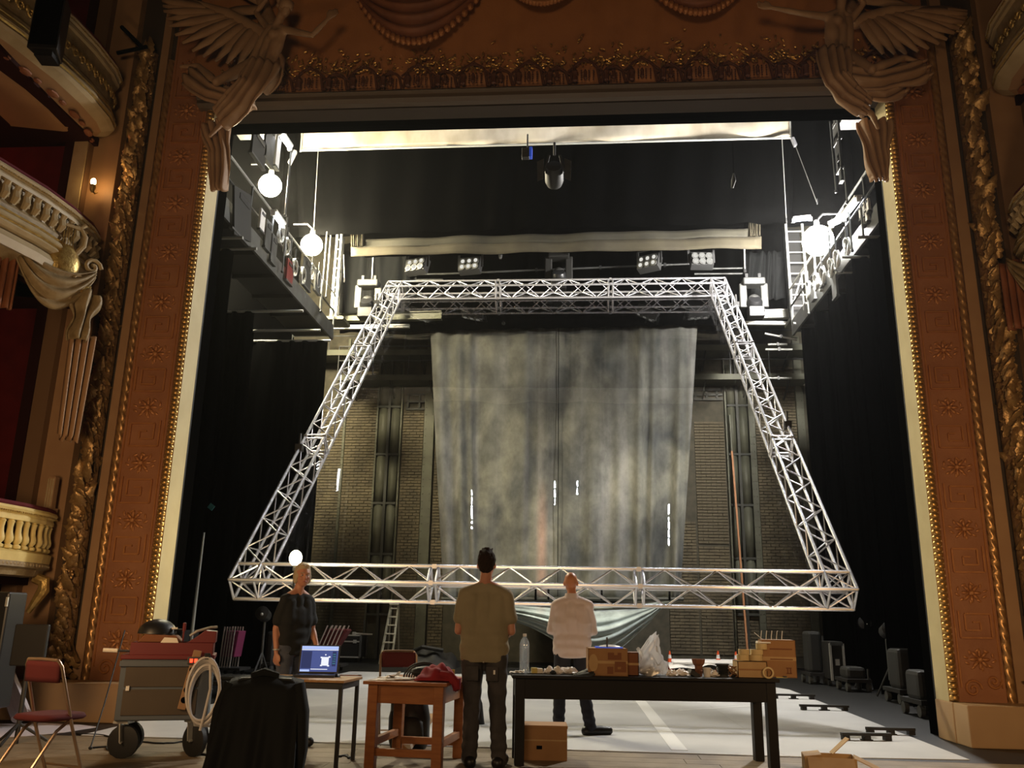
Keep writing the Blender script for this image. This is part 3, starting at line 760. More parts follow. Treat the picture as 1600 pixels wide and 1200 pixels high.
# black borders
cloth_flat('black_border', 'wide black cloth border behind the pale canvas border', 'stage border', ((462, 150), (1244, 120), (1238, 347), (466, 368)), 'drape', 19.4, .05, 80, freq=14)
# ochre cut border
Y = 19.6
A = lambda x, y: P(x, y, Y)
o = th('ochre_border', 'painted ochre cloth border with upturned ends above the lamp bar', 'stage border', P(868, 395, Y))
def fo(a, c, y0a, y0b, y1a, y1b, m, nm, dy=0):
    MB().grid(lambda u, v: A(a, y0a).lerp(A(c, y0b), u).lerp(A(a, y1a).lerp(A(c, y1b), u), v)+V((0, dy+.03*math.sin(u*40)+.02*math.sin(u*17+v*2), .008*math.sin(u*31))), 60, 3).build(nm, m, o, True, True, solid=.006, ang=None)
fo(548, 1190, 386, 369, 400, 388, 'ochre', 'lower_band'); fo(566, 1172, 373, 356, 386.5, 369.5, 'ochredark', 'upper_band', .02)
fo(548, 568, 363, 362, 386, 385, 'ochre', 'end_tab', -.01); fo(1170, 1188, 347, 346, 370, 369, 'ochre', 'end_tab', -.01)
cloth_flat('black_border', 'black cloth border hung just behind the ochre border', 'stage border', ((530, 340), (1200, 320), (1165, 388), (570, 402)), 'drape', 19.8, .02, 60)
cloth_flat('black_backcloth', 'dark backcloth behind the row of lamps', 'stage border', ((530, 380), (1225, 350), (1235, 505), (530, 520)), 'drape', 22.25, .05, 120, freq=17)
for (xa, xb, ya, yb, lab) in ((530, 640, 395, 490, 'grey-black pleated tab left of the top truss corner'), (1165, 1242, 395, 470, 'grey-black pleated tab right of the top truss corner')):
    o = cloth_flat('black_tab', lab, 'stage drape', ((xa, ya), (xb, ya-4), (xb, yb-4), (xa, yb)), 'drapegrey', 21.75, .05, 80, freq=6)
cloth_flat('black_backcloth', 'tall black backcloth closing the view above the lamp bar', 'stage border', ((420, 80), (1345, 50), (1330, 352), (440, 372)), 'drape', 23.2, .04, 120, freq=17)
# cables from the pale border down to the lamp bars
def cable(lab, p, q, r=.008, m='pipe', name='hanging_cable'):
    o = th(name, lab, 'cable', q); MB().tube([p, p.lerp(q, .5), q], r, 6).build('strand', m, o, world=True)
    MB().lathe([(r*1.6, -.02), (r*2.2, .03), (r*1.4, .12)], 8, q).build('ferrule', 'steel', o, True, True); return o
cable('thin steel cable hanging from the left end of the pale border', P(497, 237, 18.9), P(490, 362, 18.9))
cable('thin steel cable hanging from the right end of the pale border', P(1222, 218, 18.9), P(1229, 348, 18.9))
cable('thin slanting cable from the right end of the pale border to the right work lamp', P(1243, 228, 18.85), P(1277, 318, 18.0), .008)
cable('chain from the ochre border to the left moving head', P(583, 398, 20.8), P(581, 440, 20.9), .018)
cable('chain from the ochre border to the right moving head', P(1163, 387, 20.8), P(1164, 425, 20.9), .018)
cable('white rope hanging left of the left moving head', P(537, 398, 20.9), P(538, 440, 20.9), .012)

# ---- painted drop, caught up at the foot
def dropmat():
    m = bpy.data.materials.new('scenic paint'); m.use_nodes = True; nt = m.node_tree; b = nt.nodes['Principled BSDF']; b.inputs['Roughness'].default_value = .85; b.inputs['Specular IOR Level'].default_value = .1
    N = nt.nodes.new; L = nt.links.new
    tc = N('ShaderNodeTexCoord'); m1 = N('ShaderNodeMapping'); m1.inputs['Scale'].default_value = (.55, 1, .4); L(tc.outputs['Object'], m1.inputs[0])
    n1 = N('ShaderNodeTexNoise'); n1.inputs['Scale'].default_value = 1.4; n1.inputs['Detail'].default_value = 9; n1.inputs['Distortion'].default_value = .6; L(m1.outputs[0], n1.inputs[0])
    r1 = N('ShaderNodeValToRGB'); e = r1.color_ramp.elements
    e[0].position = .33; e[0].color = (.055, .058, .057, 1); e[1].position = .68; e[1].color = (.19, .185, .15, 1)
    q = r1.color_ramp.elements.new(.5); q.color = (.11, .11, .096, 1); L(n1.outputs[0], r1.inputs[0])
    m2 = N('ShaderNodeMapping'); m2.inputs['Scale'].default_value = (1.6, 1, .07); L(tc.outputs['Object'], m2.inputs[0])
    n2 = N('ShaderNodeTexNoise'); n2.inputs['Scale'].default_value = 1.7; n2.inputs['Detail'].default_value = 5; L(m2.outputs[0], n2.inputs[0])
    r2 = N('ShaderNodeValToRGB'); e = r2.color_ramp.elements; e[0].position = .5; e[0].color = (0, 0, 0, 1); e[1].position = .72; e[1].color = (1, 1, 1, 1); L(n2.outputs[0], r2.inputs[0])
    x = N('ShaderNodeMix'); x.data_type = 'RGBA'; x.blend_type = 'MIX'; x.inputs[7].default_value = (.26, .25, .245, 1); L(r1.outputs[0], x.inputs[6])
    k = N('ShaderNodeMath'); k.operation = 'MULTIPLY'; k.inputs[1].default_value = .38; L(r2.outputs[0], k.inputs[0]); L(k.outputs[0], x.inputs[0])
    # one orange-brown streak low left of the middle
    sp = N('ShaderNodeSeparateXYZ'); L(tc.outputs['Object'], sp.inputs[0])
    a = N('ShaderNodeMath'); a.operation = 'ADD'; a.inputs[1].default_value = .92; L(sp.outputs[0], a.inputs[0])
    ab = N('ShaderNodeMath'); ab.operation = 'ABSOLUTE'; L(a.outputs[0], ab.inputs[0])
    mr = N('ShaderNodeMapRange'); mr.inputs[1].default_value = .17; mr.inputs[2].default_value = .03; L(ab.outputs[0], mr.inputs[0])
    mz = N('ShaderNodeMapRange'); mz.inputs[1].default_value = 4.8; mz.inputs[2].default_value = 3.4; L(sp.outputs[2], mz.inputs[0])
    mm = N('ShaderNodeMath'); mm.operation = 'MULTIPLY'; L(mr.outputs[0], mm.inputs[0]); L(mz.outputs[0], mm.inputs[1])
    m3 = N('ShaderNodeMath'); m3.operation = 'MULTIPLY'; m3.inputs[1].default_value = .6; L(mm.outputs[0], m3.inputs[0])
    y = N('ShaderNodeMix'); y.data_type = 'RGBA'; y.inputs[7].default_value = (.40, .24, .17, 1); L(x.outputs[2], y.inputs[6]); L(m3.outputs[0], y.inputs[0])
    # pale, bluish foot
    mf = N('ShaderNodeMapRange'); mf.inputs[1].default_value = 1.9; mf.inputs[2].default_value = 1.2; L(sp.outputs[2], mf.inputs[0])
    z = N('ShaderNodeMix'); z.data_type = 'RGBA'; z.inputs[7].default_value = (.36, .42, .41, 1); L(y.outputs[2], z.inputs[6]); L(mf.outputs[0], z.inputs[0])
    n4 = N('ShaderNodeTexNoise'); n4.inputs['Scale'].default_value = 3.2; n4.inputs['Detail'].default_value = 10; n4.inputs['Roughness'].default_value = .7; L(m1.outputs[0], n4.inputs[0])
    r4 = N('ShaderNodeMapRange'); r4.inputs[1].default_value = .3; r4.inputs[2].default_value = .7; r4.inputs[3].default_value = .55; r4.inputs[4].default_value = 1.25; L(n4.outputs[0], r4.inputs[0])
    h1 = N('ShaderNodeMapRange'); h1.interpolation_type = 'SMOOTHSTEP'; h1.inputs[1].default_value = 4.2; h1.inputs[2].default_value = 7.0; h1.inputs[3].default_value = 1.22; h1.inputs[4].default_value = .55; L(sp.outputs[2], h1.inputs[0])  # cloth colour darkened upwards to offset the led light from above
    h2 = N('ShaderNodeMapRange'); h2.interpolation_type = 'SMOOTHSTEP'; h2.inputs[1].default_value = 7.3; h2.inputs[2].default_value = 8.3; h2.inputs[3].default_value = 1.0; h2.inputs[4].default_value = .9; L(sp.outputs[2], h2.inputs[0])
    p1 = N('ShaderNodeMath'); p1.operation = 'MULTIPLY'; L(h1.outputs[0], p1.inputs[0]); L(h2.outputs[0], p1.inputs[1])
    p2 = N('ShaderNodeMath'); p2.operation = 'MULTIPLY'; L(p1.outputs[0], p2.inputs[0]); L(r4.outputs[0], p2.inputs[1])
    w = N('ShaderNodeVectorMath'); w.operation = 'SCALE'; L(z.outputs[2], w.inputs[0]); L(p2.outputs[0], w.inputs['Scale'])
    L(w.outputs[0], b.inputs['Base Color']); return m
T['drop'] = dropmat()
YD = 22.5
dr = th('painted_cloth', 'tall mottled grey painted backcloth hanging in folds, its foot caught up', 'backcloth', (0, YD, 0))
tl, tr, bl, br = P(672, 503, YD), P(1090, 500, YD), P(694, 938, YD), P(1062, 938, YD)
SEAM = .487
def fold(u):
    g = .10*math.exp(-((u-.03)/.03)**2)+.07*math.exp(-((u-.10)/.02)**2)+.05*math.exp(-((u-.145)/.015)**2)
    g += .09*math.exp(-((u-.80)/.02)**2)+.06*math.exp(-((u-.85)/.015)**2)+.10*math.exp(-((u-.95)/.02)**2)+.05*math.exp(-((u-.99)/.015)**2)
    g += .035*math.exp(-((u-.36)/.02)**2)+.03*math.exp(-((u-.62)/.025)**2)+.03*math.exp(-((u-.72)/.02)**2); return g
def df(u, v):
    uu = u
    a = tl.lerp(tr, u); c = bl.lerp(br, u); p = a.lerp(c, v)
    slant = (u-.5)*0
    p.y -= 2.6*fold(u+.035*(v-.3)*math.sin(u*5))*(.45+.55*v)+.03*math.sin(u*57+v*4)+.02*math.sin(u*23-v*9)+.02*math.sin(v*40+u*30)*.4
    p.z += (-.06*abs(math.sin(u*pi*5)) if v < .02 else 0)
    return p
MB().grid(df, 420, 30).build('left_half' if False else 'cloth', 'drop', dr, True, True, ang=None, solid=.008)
p0, p1 = tl.lerp(tr, SEAM), bl.lerp(br, SEAM); MB().tube([p0+V((0, -.06, 0)), p0.lerp(p1, .5)+V((0, -.06, 0)), p1+V((0, -.06, 0))], .009, 5).build('seam', 'black', dr, False, True)
MB().tube([P(668, 500, YD), P(1094, 497, YD)], .03, 8).build('batten', 'steel', dr, False, True)
def sw(u, v):
    a = P(702, 938, YD).lerp(P(1062, 938, YD), u)
    dep = 1.28*(math.sin(pi*min(1, max(0, (u*1.0))**1.5)))**.8 if u < 1 else 0
    dep = (.62*math.sin(pi*u)+.85*math.exp(-((u-.66)/.22)**2))*(.12+.88*v)
    if u < .3: dep = max(dep*1.0, .55*v*(u/.3)**.4)
    edge = min(1, (1-u)/.12)
    dep *= edge**.6
    return (a.x+(-.25*v*(u-.6)), YD-.1-.45*math.sin(pi*min(1, v*1.05))*math.sin(pi*u)-.06*math.sin(v*34+u*7)*min(1, 3*v)*math.sin(pi*u), a.z-dep)
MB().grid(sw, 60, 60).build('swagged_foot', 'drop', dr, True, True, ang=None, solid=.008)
MB().tube([P(690, 936, YD-.3), P(1068, 936, YD-.3)], .05, 8).build('foot_batten', 'irondark', dr, False, True)
for px in (837, 857, 940, 1046):
    q = MB(); c = P(px, 925, YD-.35); q.tube([c+V((0, 0, -.2)), c+V((0, 0, .1))], .025, 6); q.bar(c+V((-.13, 0, .1)), c+V((.13, 0, .1)), .06, .05); q.build('clamp', 'black', dr, False, True)

# ---- black legs along both sides
def leg(lab, x0, x1, Y, z1, end, fr=7, cut=.45):
    o = th('masking_drape', lab, 'stage drape', ((x0+x1)/2, Y, 0)); a, c = (x0, x1-cut) if end > 0 else (x0+cut, x1)
    MB().grid(lambda u, v: (a+(c-a)*u, Y+.07*math.sin(u*fr*2*pi+1.3*math.sin(u*9))*(1-.3*v), z1*v+.02), 90, 4).build('cloth', 'drape', o, True, True, solid=.006, ang=None)
    MB().tube([(x0-.05, Y, z1+.03), (x1+.05, Y, z1+.03)], .03, 8).build('batten_pipe', 'pipe', o, world=True)
PL = ("nearest the stage opening", "second from the stage opening", "third from the stage opening", "fourth from the stage opening", "fifth from the stage opening", "farthest from the stage opening")
for i, (c, py, Y, cut) in enumerate(((375, 374, 13.6, .4), (397, 391, 14.6, .4), (470, 488, 16.6, 1.0), (497, 518, 18.2, 1.5), (513, 534, 19.6, .02))):
    q = P(c, py, Y); leg(f'black masking drape on the left, {PL[i] if i < 4 else PL[5]}', -8.85, q.x, Y, q.z, 1, cut=cut)
for i, (a, yy, Y) in enumerate(((1345, 373, 14.3), (1320, 404, 15.5), (1310, 428, 16.6), (1284, 456, 17.8), (1262, 476, 19.0), (1243, 507, 20.2))):
    q = P(a, yy, Y); leg(f'black masking drape on the right, {PL[i]}', q.x, 7.85, Y, q.z, -1, cut=.12)
# bright pipe ends of the leg battens
# ---- fly galleries
def gallery(X, sg, y0, y1, zd, lab, depth=1.0, rail=1.0, name='fly_gallery'):
    o = th(name, lab, 'gallery', (X, (y0+y1)/2, zd)); L = y1-y0
    xa, xb = sorted((0, sg*depth))
    MB().bb((xa, -L/2, -.12), (xb, L/2, 0)).build('deck', 'dgear', o)
    MB().bar((0, -L/2, -.10), (0, L/2, -.10), .05, .24).build('edge_beam', 'grey', o)
    MB().bar((0, -L/2, .10), (0, L/2, .10), .02, .16).build('toe_board', 'grey', o)
    for zz in (.55, rail): MB().tube([(0, -L/2, zz), (0, L/2, zz)], .024, 6).build('rail', 'pipe' if zz == rail else 'steel', o)
    n = int(L/1.1)
    for i in range(n+1): MB().tube([(0, -L/2+L*i/n, -.1), (0, -L/2+L*i/n, rail)], .022, 6).build('post', 'grey', o)
    for i in range(n): MB().bar((sg*.05, -L/2+L*(i+.5)/n, -.16), (sg*depth, -L/2+L*(i+.5)/n, -.16), .06, .08).build('joist', 'dgear', o)
    return o
gallery(-6.3, -1, 12.4, 20.7, 8.25, 'lower fly gallery with handrail along the left stage wall')
gallery(-6.3, -1, 12.4, 16.2, 11.25, 'upper fly gallery along the left stage wall, above the work lamps')
gallery(5.3, 1, 12.6, 20.6, 8.25, 'lower fly gallery with handrail along the right stage wall')
gallery(5.3, 1, 13.2, 16.2, 11.15, 'short upper fly gallery along the right stage wall, above the white work lamp', .45)
# hanging boards and boxes on the gallery fronts
def board(px, py, X, w, h, m, lab, rzn=90, tilt=0, cat='panel', name='hanging_board'):
    p = PX(px, py, X); o = th(name, lab, cat, p); MB().box((0, 0, 0), (.05, w, h), M.Rotation(tilt, 3, 'X')).build('board', m, o, bevel=.01)
    MB().box((.03 if X < 0 else -.03, 0, h*.3), (.02, w*.6, h*.12)).build('handle_plate', 'steel', o)
    MB().box((0, 0, -h*.5), (.07, w*1.05, .04)).build('lip', 'grey', o); return o
board(421, 222, -6.25, .5, .9, 'grey', 'pale grey board on the upper left gallery beside the upper fluorescent lamp')
board(434, 232, -6.25, .22, .9, 'white', 'narrow white upright board on the upper left gallery')
board(404, 232, -6.25, .7, .55, 'dgear2', 'dark board on the upper left gallery, furthest forward')
for i, (px, py, w, h, m, lab) in enumerate(((378, 335, .8, .9, 'dgear2', 'tilted dark screen by the lower left gallery, forward of the lamp'), (409, 345, .25, .45, 'white', 'small pale box on the lower left gallery below the first lamp'),
        (418, 368, .3, .6, 'grey', 'grey cabinet hanging on the lower left gallery rail'), (427, 390, .3, .6, 'grey', 'second grey cabinet on the lower left gallery rail'), (452, 425, .4, .5, 'redpaint', 'dull red box on the lower left gallery'),
        (480, 428, .5, .7, 'dgear2', 'dark lamp housing hanging below the second left lamp'), (496, 440, .4, .55, 'grey', 'grey housing under the second left lamp'))):
    board(px, py, -6.22, w, h, m, lab, tilt=.25 if i == 0 else 0)
for i, (px, py, w, h, m, lab) in enumerate(((1307, 205, .35, .5, 'grey', 'grey board on the upper right gallery, uppermost'), (1310, 238, .3, .8, 'dgear2', 'dark upright board on the upper right gallery'),
        (1313, 262, .14, .6, 'grey', 'grey strip board low on the upper right gallery'), (1304, 440, .3, .7, 'grey', 'grey cabinet under the lower right gallery'), (1285, 432, .3, .4, 'dgear2', 'dark box hung on the lower right gallery'), (1271, 455, .25, .4, 'grey', 'grey box on the lower right gallery near its far end'))):
    board(px, py, 5.24, w, h, m, lab)
for k, (px, py) in enumerate(((1345, 333), (1351, 327), (1357, 321), (1349, 343), (1355, 337))):
    board(px, py, 5.24, .1, .26, 'white', f'pale striped box on the right gallery, {("lower row first", "upper row first", "upper row second", "lower row second", "lower row third")[k]}', name='striped_box', cat='box')
# fly lines and rigging clutter below the lamps: coiled ropes and hanging hooks
def coil(px, py, X, r, lab, m='pipe'):
    p = PX(px, py, X); o = th('rope_coil', lab, 'rope', p); q = MB()
    q.tube([(.03*math.sin(t*.9), r*math.sin(t*.5)*(1+.05*math.sin(t)), -r*1.5+r*1.5*math.cos(t*.5)) for t in range(38)], .016, 6, False); q.build('loops', m, o, True)
    MB().tube([(0, 0, 0), (0, 0, .25)], .02, 6).build('hook', 'steel', o); return o
L_ = ((449, 372, 'left rail, first'), (461, 405, 'left rail, second'), (474, 418, 'left rail, third'), (488, 412, 'left rail, fourth'), (440, 352, 'left rail, by the tube lamp'), (498, 425, 'left rail, last'))
for px, py, w in L_: coil(px, py, -6.2, .13, f'pale rope coil hung on the {w}')
for px, py, w in ((1262, 440, 'right rail, last'), (1274, 428, 'right rail, fifth'), (1284, 418, 'right rail, fourth'), (1297, 405, 'right rail, third'), (1306, 392, 'right rail, second'), (1322, 372, 'right rail, first')): coil(px, py, 5.2, .13, f'pale rope coil hung on the {w}')
for (px, py0, py1, lab) in ((455, 235, 344, 'thin hanging rod between the left galleries, near'), (449, 340, 430, 'thin hanging rod below the left tube lamp'), (511, 362, 495, 'upright pole at the far end of the left gallery'), (517, 365, 470, 'second upright pole at the far end of the left gallery')):
    p, q = PX(px, py0, -6.18), PX(px-(4 if py1 < 400 else 3), py1, -6.18); q = V((p.x, p.y, q.z)); o = th('hanging_rod', lab, 'rod', q)
    MB().tube([p, q], .02, 6).build('rod', 'grey', o, world=True); MB().sph(q, .035, 8, 6).build('foot_clamp', 'steel', o, True, True)
for (px, py0, py1, lab) in ((1297, 190, 310, 'thin hanging rod left on the upper right gallery'), (1319, 262, 320, 'thin hanging rod below the upper right gallery'), (1253, 350, 500, 'upright pole at the far end of the right gallery'), (1326, 330, 395, 'upright pole under the right tube lamp'), (1345, 325, 372, 'upright pole beside the striped boxes')):
    p, q = PX(px, py0, 5.18), PX(px+3, py1, 5.18); q = V((p.x, p.y, q.z)); o = th('hanging_rod', lab, 'rod', q)
    MB().tube([p, q], .02, 6).build('rod', 'grey', o, world=True); MB().sph(q, .035, 8, 6).build('foot_clamp', 'steel', o, True, True)
# work lamps
def worklamp(p, m, lab, r=.17, sg=1):
    o = th('work_lamp', lab, 'lamp', p)
    MB().sph((0, 0, 0), r, 16, 10).build('globe', m, o, True)
    MB().lathe([(.03, r+.16), (.06, r+.14), (.07, r+.02), (.05, r-.02)], 10).build('socket', 'steel', o, True)
    q = MB(); q.tube([(0, 0, r+.15), (-sg*.15, 0, r+.3), (-sg*.5, 0, r+.3)], .022, 6); q.build('arm', 'steel', o); return o
worklamp(P(422, 290, 17.6), 'work', 'glaring warm work lamp on the left gallery, the nearer and higher of two', .26)
worklamp(P(487, 383, 19.0), 'work', 'glaring warm work lamp on the left gallery, the farther and lower of two', .26)
worklamp(P(1278, 376, 17.7), 'workR', 'glaring white work lamp on the right gallery', .33, -1)
def tubelamp(p, q, m, lab):
    o = th('tube_lamp', lab, 'lamp', (p+q)/2); d = V((0, 0, .06))
    MB().tube([p, q], .035, 8).build('tube', m, o, True, True)
    MB().bar(p+d, q+d, .14, .05).build('housing', 'white', o, world=True)
    for e in (p, q): MB().box(e, (.09, .05, .1)).build('end_holder', 'white', o, world=True)
    return o
tubelamp(PX(437, 208, -6.2), PX(453, 232, -6.2), 'tube', 'bright tube lamp under the upper left gallery')
tubelamp(PX(427, 333, -6.2), PX(442, 354, -6.2), 'tube', 'bright tube lamp on the lower left gallery between the work lamps')
tubelamp(PX(1318, 342, 5.2), PX(1342, 311, 5.2), 'tube', 'long bright tube lamp on the right gallery')
tubelamp(PX(1299, 352, 5.2), PX(1318, 343, 5.2), 'tube', 'short bright tube lamp beside the white work lamp')
tubelamp(P(503, 362, 20.6), P(534, 360, 20.6), 'tubelow', 'bluish tube lamp over the far end of the left gallery')
tubelamp(P(1239, 345, 20.3), P(1266, 342, 20.3), 'tubelow', 'bluish tube lamp over the far end of the right gallery')
# lit stair cage at the far ends of the galleries
def cage(px0, px1, y0, y1, lab):
    a, c = P(px0, y1, 21.0), P(px1, y0, 21.0); w, h = c.x-a.x, c.z-a.z
    o = th('stair_cage', lab, 'ladder', a)
    for xx in (0, w): MB().bar((xx, 0, 0), (xx, 0, h), .06, .06).build('stile', 'pipe', o)
    n = 9
    for i in range(n): MB().tube([(0, 0, h*(i+.3)/n), (w, 0, h*(i+.3)/n)], .02, 6).build('rung', 'pipe', o)
    MB().bar((0, .1, h*.1), (w, .1, h*.55), .05, .03).build('brace', 'white', o)
    MB().bb((0, .3, h*.0), (w, .33, h)).build('back_sheet', 'dgear2', o)
    MB().bb((-.1, -.3, -.08), (w+.3, .4, 0)).build('landing', 'ironpaint', o); return o
cage(517, 534, 364, 500, 'lit ladder cage at the far end of the left gallery')
cage(1238, 1253, 350, 500, 'lit ladder cage at the far end of the right gallery')
# cross bridge parts visible both sides
def beam(p, q, w, h, m, lab, name='bridge_beam'):
    o = th(name, lab, 'beam', (p+q)/2); MB().bar(p, q, w, h).build('web', m, o, world=True)
    d = V((0, 0, h/2)); MB().bar(p+d, q+d, w*2.2, .03).build('top_flange', m, o, world=True); MB().bar(p-d, q-d, w*2.2, .03).build('bottom_flange', m, o, world=True); return o
beam(P(518, 497, 21.9), P(690, 493, 21.9), .08, .2, 'ironpaint', 'pale painted bridge beam left, behind the left truss leg')
beam(P(516, 512, 22), P(640, 510, 22), .05, .07, 'pipe', 'bright bridge pipe left, under the painted beam')
beam(P(1180, 492, 21.9), P(1256, 490, 21.9), .08, .2, 'pipe', 'bright slatted bridge beam right, behind the right truss leg')
beam(P(1165, 505, 21.9), P(1268, 506, 21.9), .05, .06, 'pipe', 'bright bridge pipe right, under the slatted beam')
for (a, c, lab) in (((520, 430), (692, 428), 'upper lamp bar pipe, left run'), ((520, 438), (692, 437), 'lower lamp bar pipe, left run'), ((1085, 420), (1243, 418), 'upper lamp bar pipe, right run'), ((1085, 428), (1243, 427), 'lower lamp bar pipe, right run'), ((690, 428), (1090, 412), 'long lamp bar pipe carrying the six-cell lamps'),
        ((1200, 538), (1230, 538), 'short bright pipe end low at right, upper'), ((1196, 546), (1238, 546), 'short bright pipe end low at right, lower'), ((1195, 591), (1237, 591), 'bright pipe end beside the right truss leg'), ((1195, 521), (1245, 531), 'slanting bright pipe behind the right truss leg')):
    Y = 22.0 if a[1] > 400 else 21
    p, q = P(*a, Y), P(*c, Y); o = th('lamp_bar', lab, 'pipe', (p+q)/2); MB().tube([p, q], .028, 8).build('pipe', 'grey' if a[1] < 445 else 'pipe', o, world=True)
    n = max(1, int((q-p).length/1.5))
    for i in range(n): 
        c_ = p.lerp(q, (i+.5)/n); MB().box(c_, (.06, .09, .09)).build('clamp', 'steel', o, world=True)
# six-cell blinders
def blinder(px, py, Y, rz, tilt, lab, sgc=1):
    p = P(px, py, Y); o = th('blinder_lamp', lab, 'stage lamp', p, rz, 'six-cell lamps on the lamp bar'); R = M.Rotation(tilt, 3, 'X')
    MB().box((0, .12, 0), (.56, .22, .42), R).build('housing', 'steel', o, bevel=.012)
    for i in range(3):
        for j in range(2):
            q = MB(); q.sph((0, 0, 0), (.072, .03, .072), 12, 6); l = q.build('lens', 'blind', o, True); l.location = R @ V((-.17+.17*i, -.025, -.09+.18*j))
            g = MB().lathe([(.074, -.02), (.085, -.02), (.085, .02), (.074, .02)], 14, (0, 0, 0), M.Rotation(pi/2, 3, 'X')).build('lens_ring', 'grey', o, True); g.location = l.location
    for s_ in (-1, 1): MB().bar((s_*.31, .1, -.05), (s_*.31, .1, .36), .03, .05).build('yoke_arm', 'steel', o)
    MB().bar((-.31, .1, .36), (.31, .1, .36), .04, .04).build('yoke_top', 'steel', o)
    MB().tube([(0, .1, .36), (0, .1, .62)], .025, 6).build('hanger', 'steel', o); return o
for px, py, rz, lab in ((649, 414, -.35, 'six-cell lamp on the lamp bar, leftmost of four'), (733, 413, -.2, 'six-cell lamp on the lamp bar, second from the left'), (1012, 409, -.5, 'six-cell lamp on the lamp bar turned aside, third from the left'), (1097, 405, .05, 'six-cell lamp on the lamp bar, rightmost of four')):
    blinder(px, py, 20.0, rz, -.35, lab)
# moving heads
def mover(px, py, Y, lab, m='grey', s=1.0, tilt=.9):
    p = P(px, py, Y); o = th('moving_head', lab, 'stage lamp', p, 0, 'moving head lamps on the lamp bar'); o.scale = (s, s, s)
    MB().box((0, 0, .36), (.48, .34, .16)).build('base_box', m, o, bevel=.03)
    for x_ in (-1, 1): MB().bar((x_*.23, 0, .34), (x_*.23, 0, -.22), .09, .16).build('yoke_arm', m, o, bevel=.02)
    R = M.Rotation(tilt, 3, 'X'); q = MB(); q.lathe([(.02, -.20), (.15, -.19), (.17, -.05), (.165, .14), (.13, .2), (.02, .21)], 18, (0, 0, -.2), R); q.build('head', 'plasticblack', o, True)
    MB().lathe([(.01, -.215), (.12, -.212)], 18, (0, 0, -.2), R).build('lens', 'grey', o, True)
    MB().box((0, -.1, -.38), (.34, .3, .24)).build('control_box', 'plasticblack', o, bevel=.02)
    for x_ in (-.14, .14): MB().box((x_, 0, .5), (.06, .1, .14)).build('clamp', 'steel', o)
    q = MB(); q.sph((.0, -.02, -.02), (.13, .10, .10), 12, 8); q.build('lamp_cap', 'grey', o, True); return o
mover(575, 468, 20.9, 'pale framed moving head lamp left of the top truss', 'grey', 1.15)
mover(1178, 466, 20.9, 'pale framed moving head lamp right of the top truss', 'grey', 1.15)
mover(873, 424, 20.6, 'dark moving head lamp above the middle of the top truss', 'dgear2', 1.15)
# lamp with barn doors high in front of the black border
p = P(866, 268, 14.2); o = th('barn_door_lamp', 'black spot lamp with open grey side flaps below the pale border', 'stage lamp', p)
MB().lathe([(.02, .25), (.14, .24), (.17, .1), (.17, -.1), (.13, -.2), (.02, -.2)], 16, (0, 0, -.1), M.Rotation(1.2, 3, 'X')).build('body', 'dgear2', o, True)
for s_ in (-1, 1):
    q = MB(); q.prism([(.0, -.2), (.11, -.27), (.12, .12), (.0, .2)], lambda a, s: (s_*(.19+a[0]), -.12+.012*s-.3*a[0], a[1])); q.build('flap', 'grey', o)
    MB().bar((s_*.18, .05, 0), (s_*.10, .05, .36), .03, .04).build('yoke_arm', 'steel', o)
MB().tube([(0, .05, .36), (0, .05, .62)], .025, 6).build('hanger', 'steel', o)
p = P(824, 240, 14.2); o = th('gel_box', 'small grey box with a blue lit side beside the spot lamp', 'stage lamp', p)
MB().box((-.03, 0, 0), (.14, .12, .2)).build('body', 'grey', o, bevel=.01); MB().box((.065, -.0, .01), (.05, .12, .2)).build('gel', 'blue', o, bevel=.005)
MB().tube([(0, 0, .1), (0, 0, .4)], .015, 6).build('hanger', 'steel', o)
p = P(1144, 290, 14.5); o = th('cable_end', 'small grey cable end hanging before the black border at right', 'cable', p)
MB().tube([(.04, 0, .25), (.03, 0, .1), (0, 0, -.05)], [.01, .045, .02], 8).build('plug', 'grey', o, True); MB().tube([(.04, 0, .25), (.05, 0, .9)], .008, 5).build('lead', 'black', o)
p = P(782, 400, 19.9); o = th('cable_end', 'small pale plug hanging under the ochre border', 'cable', p)
MB().tube([(0, 0, .1), (0, 0, .02), (0, 0, -.08)], [.012, .05, .03], 8).build('plug', 'grey', o, True); MB().tube([(0, 0, .1), (0, 0, .4)], .008, 5).build('lead', 'black', o)

# ================================================================ TRUSS FRAME WITH FILM
S = .34
B0 = P(850, 944, 12.0); TP = P(870, 457, 20.3)
dv = V((0, TP.y-B0.y, TP.z-B0.z)); LEN = dv.length; U = dv.normalized(); N = V((0, -U.z, U.y))
XA, XB = P(362, 912, 12.1).x+.09, P(1338, 915, 12.1).x-.09
tf = th('truss_frame', 'great tilted rectangular aluminium box-truss frame holding a clear film across the stage', 'truss', (0, B0.y, B0.z))
def F(x, u, n): return V((x, 0, 0))+U*u+N*n           # local to the root
cu = {}
def rod(p, q, r, name, parent, m='alu'):
    if (r, m) not in cu:
        cu[(r, m)] = MB().tube([(0, 0, 0), (0, 0, 1)], r, 7).mesh('rod', T[m], True)
    d = q-p; o = put(name, cu[(r, m)], parent, loc=p); o.rotation_mode = 'QUATERNION'; o.rotation_quaternion = d.to_track_quat('Z', 'Y'); o.scale = (1, 1, d.length); return o
nb = [0]
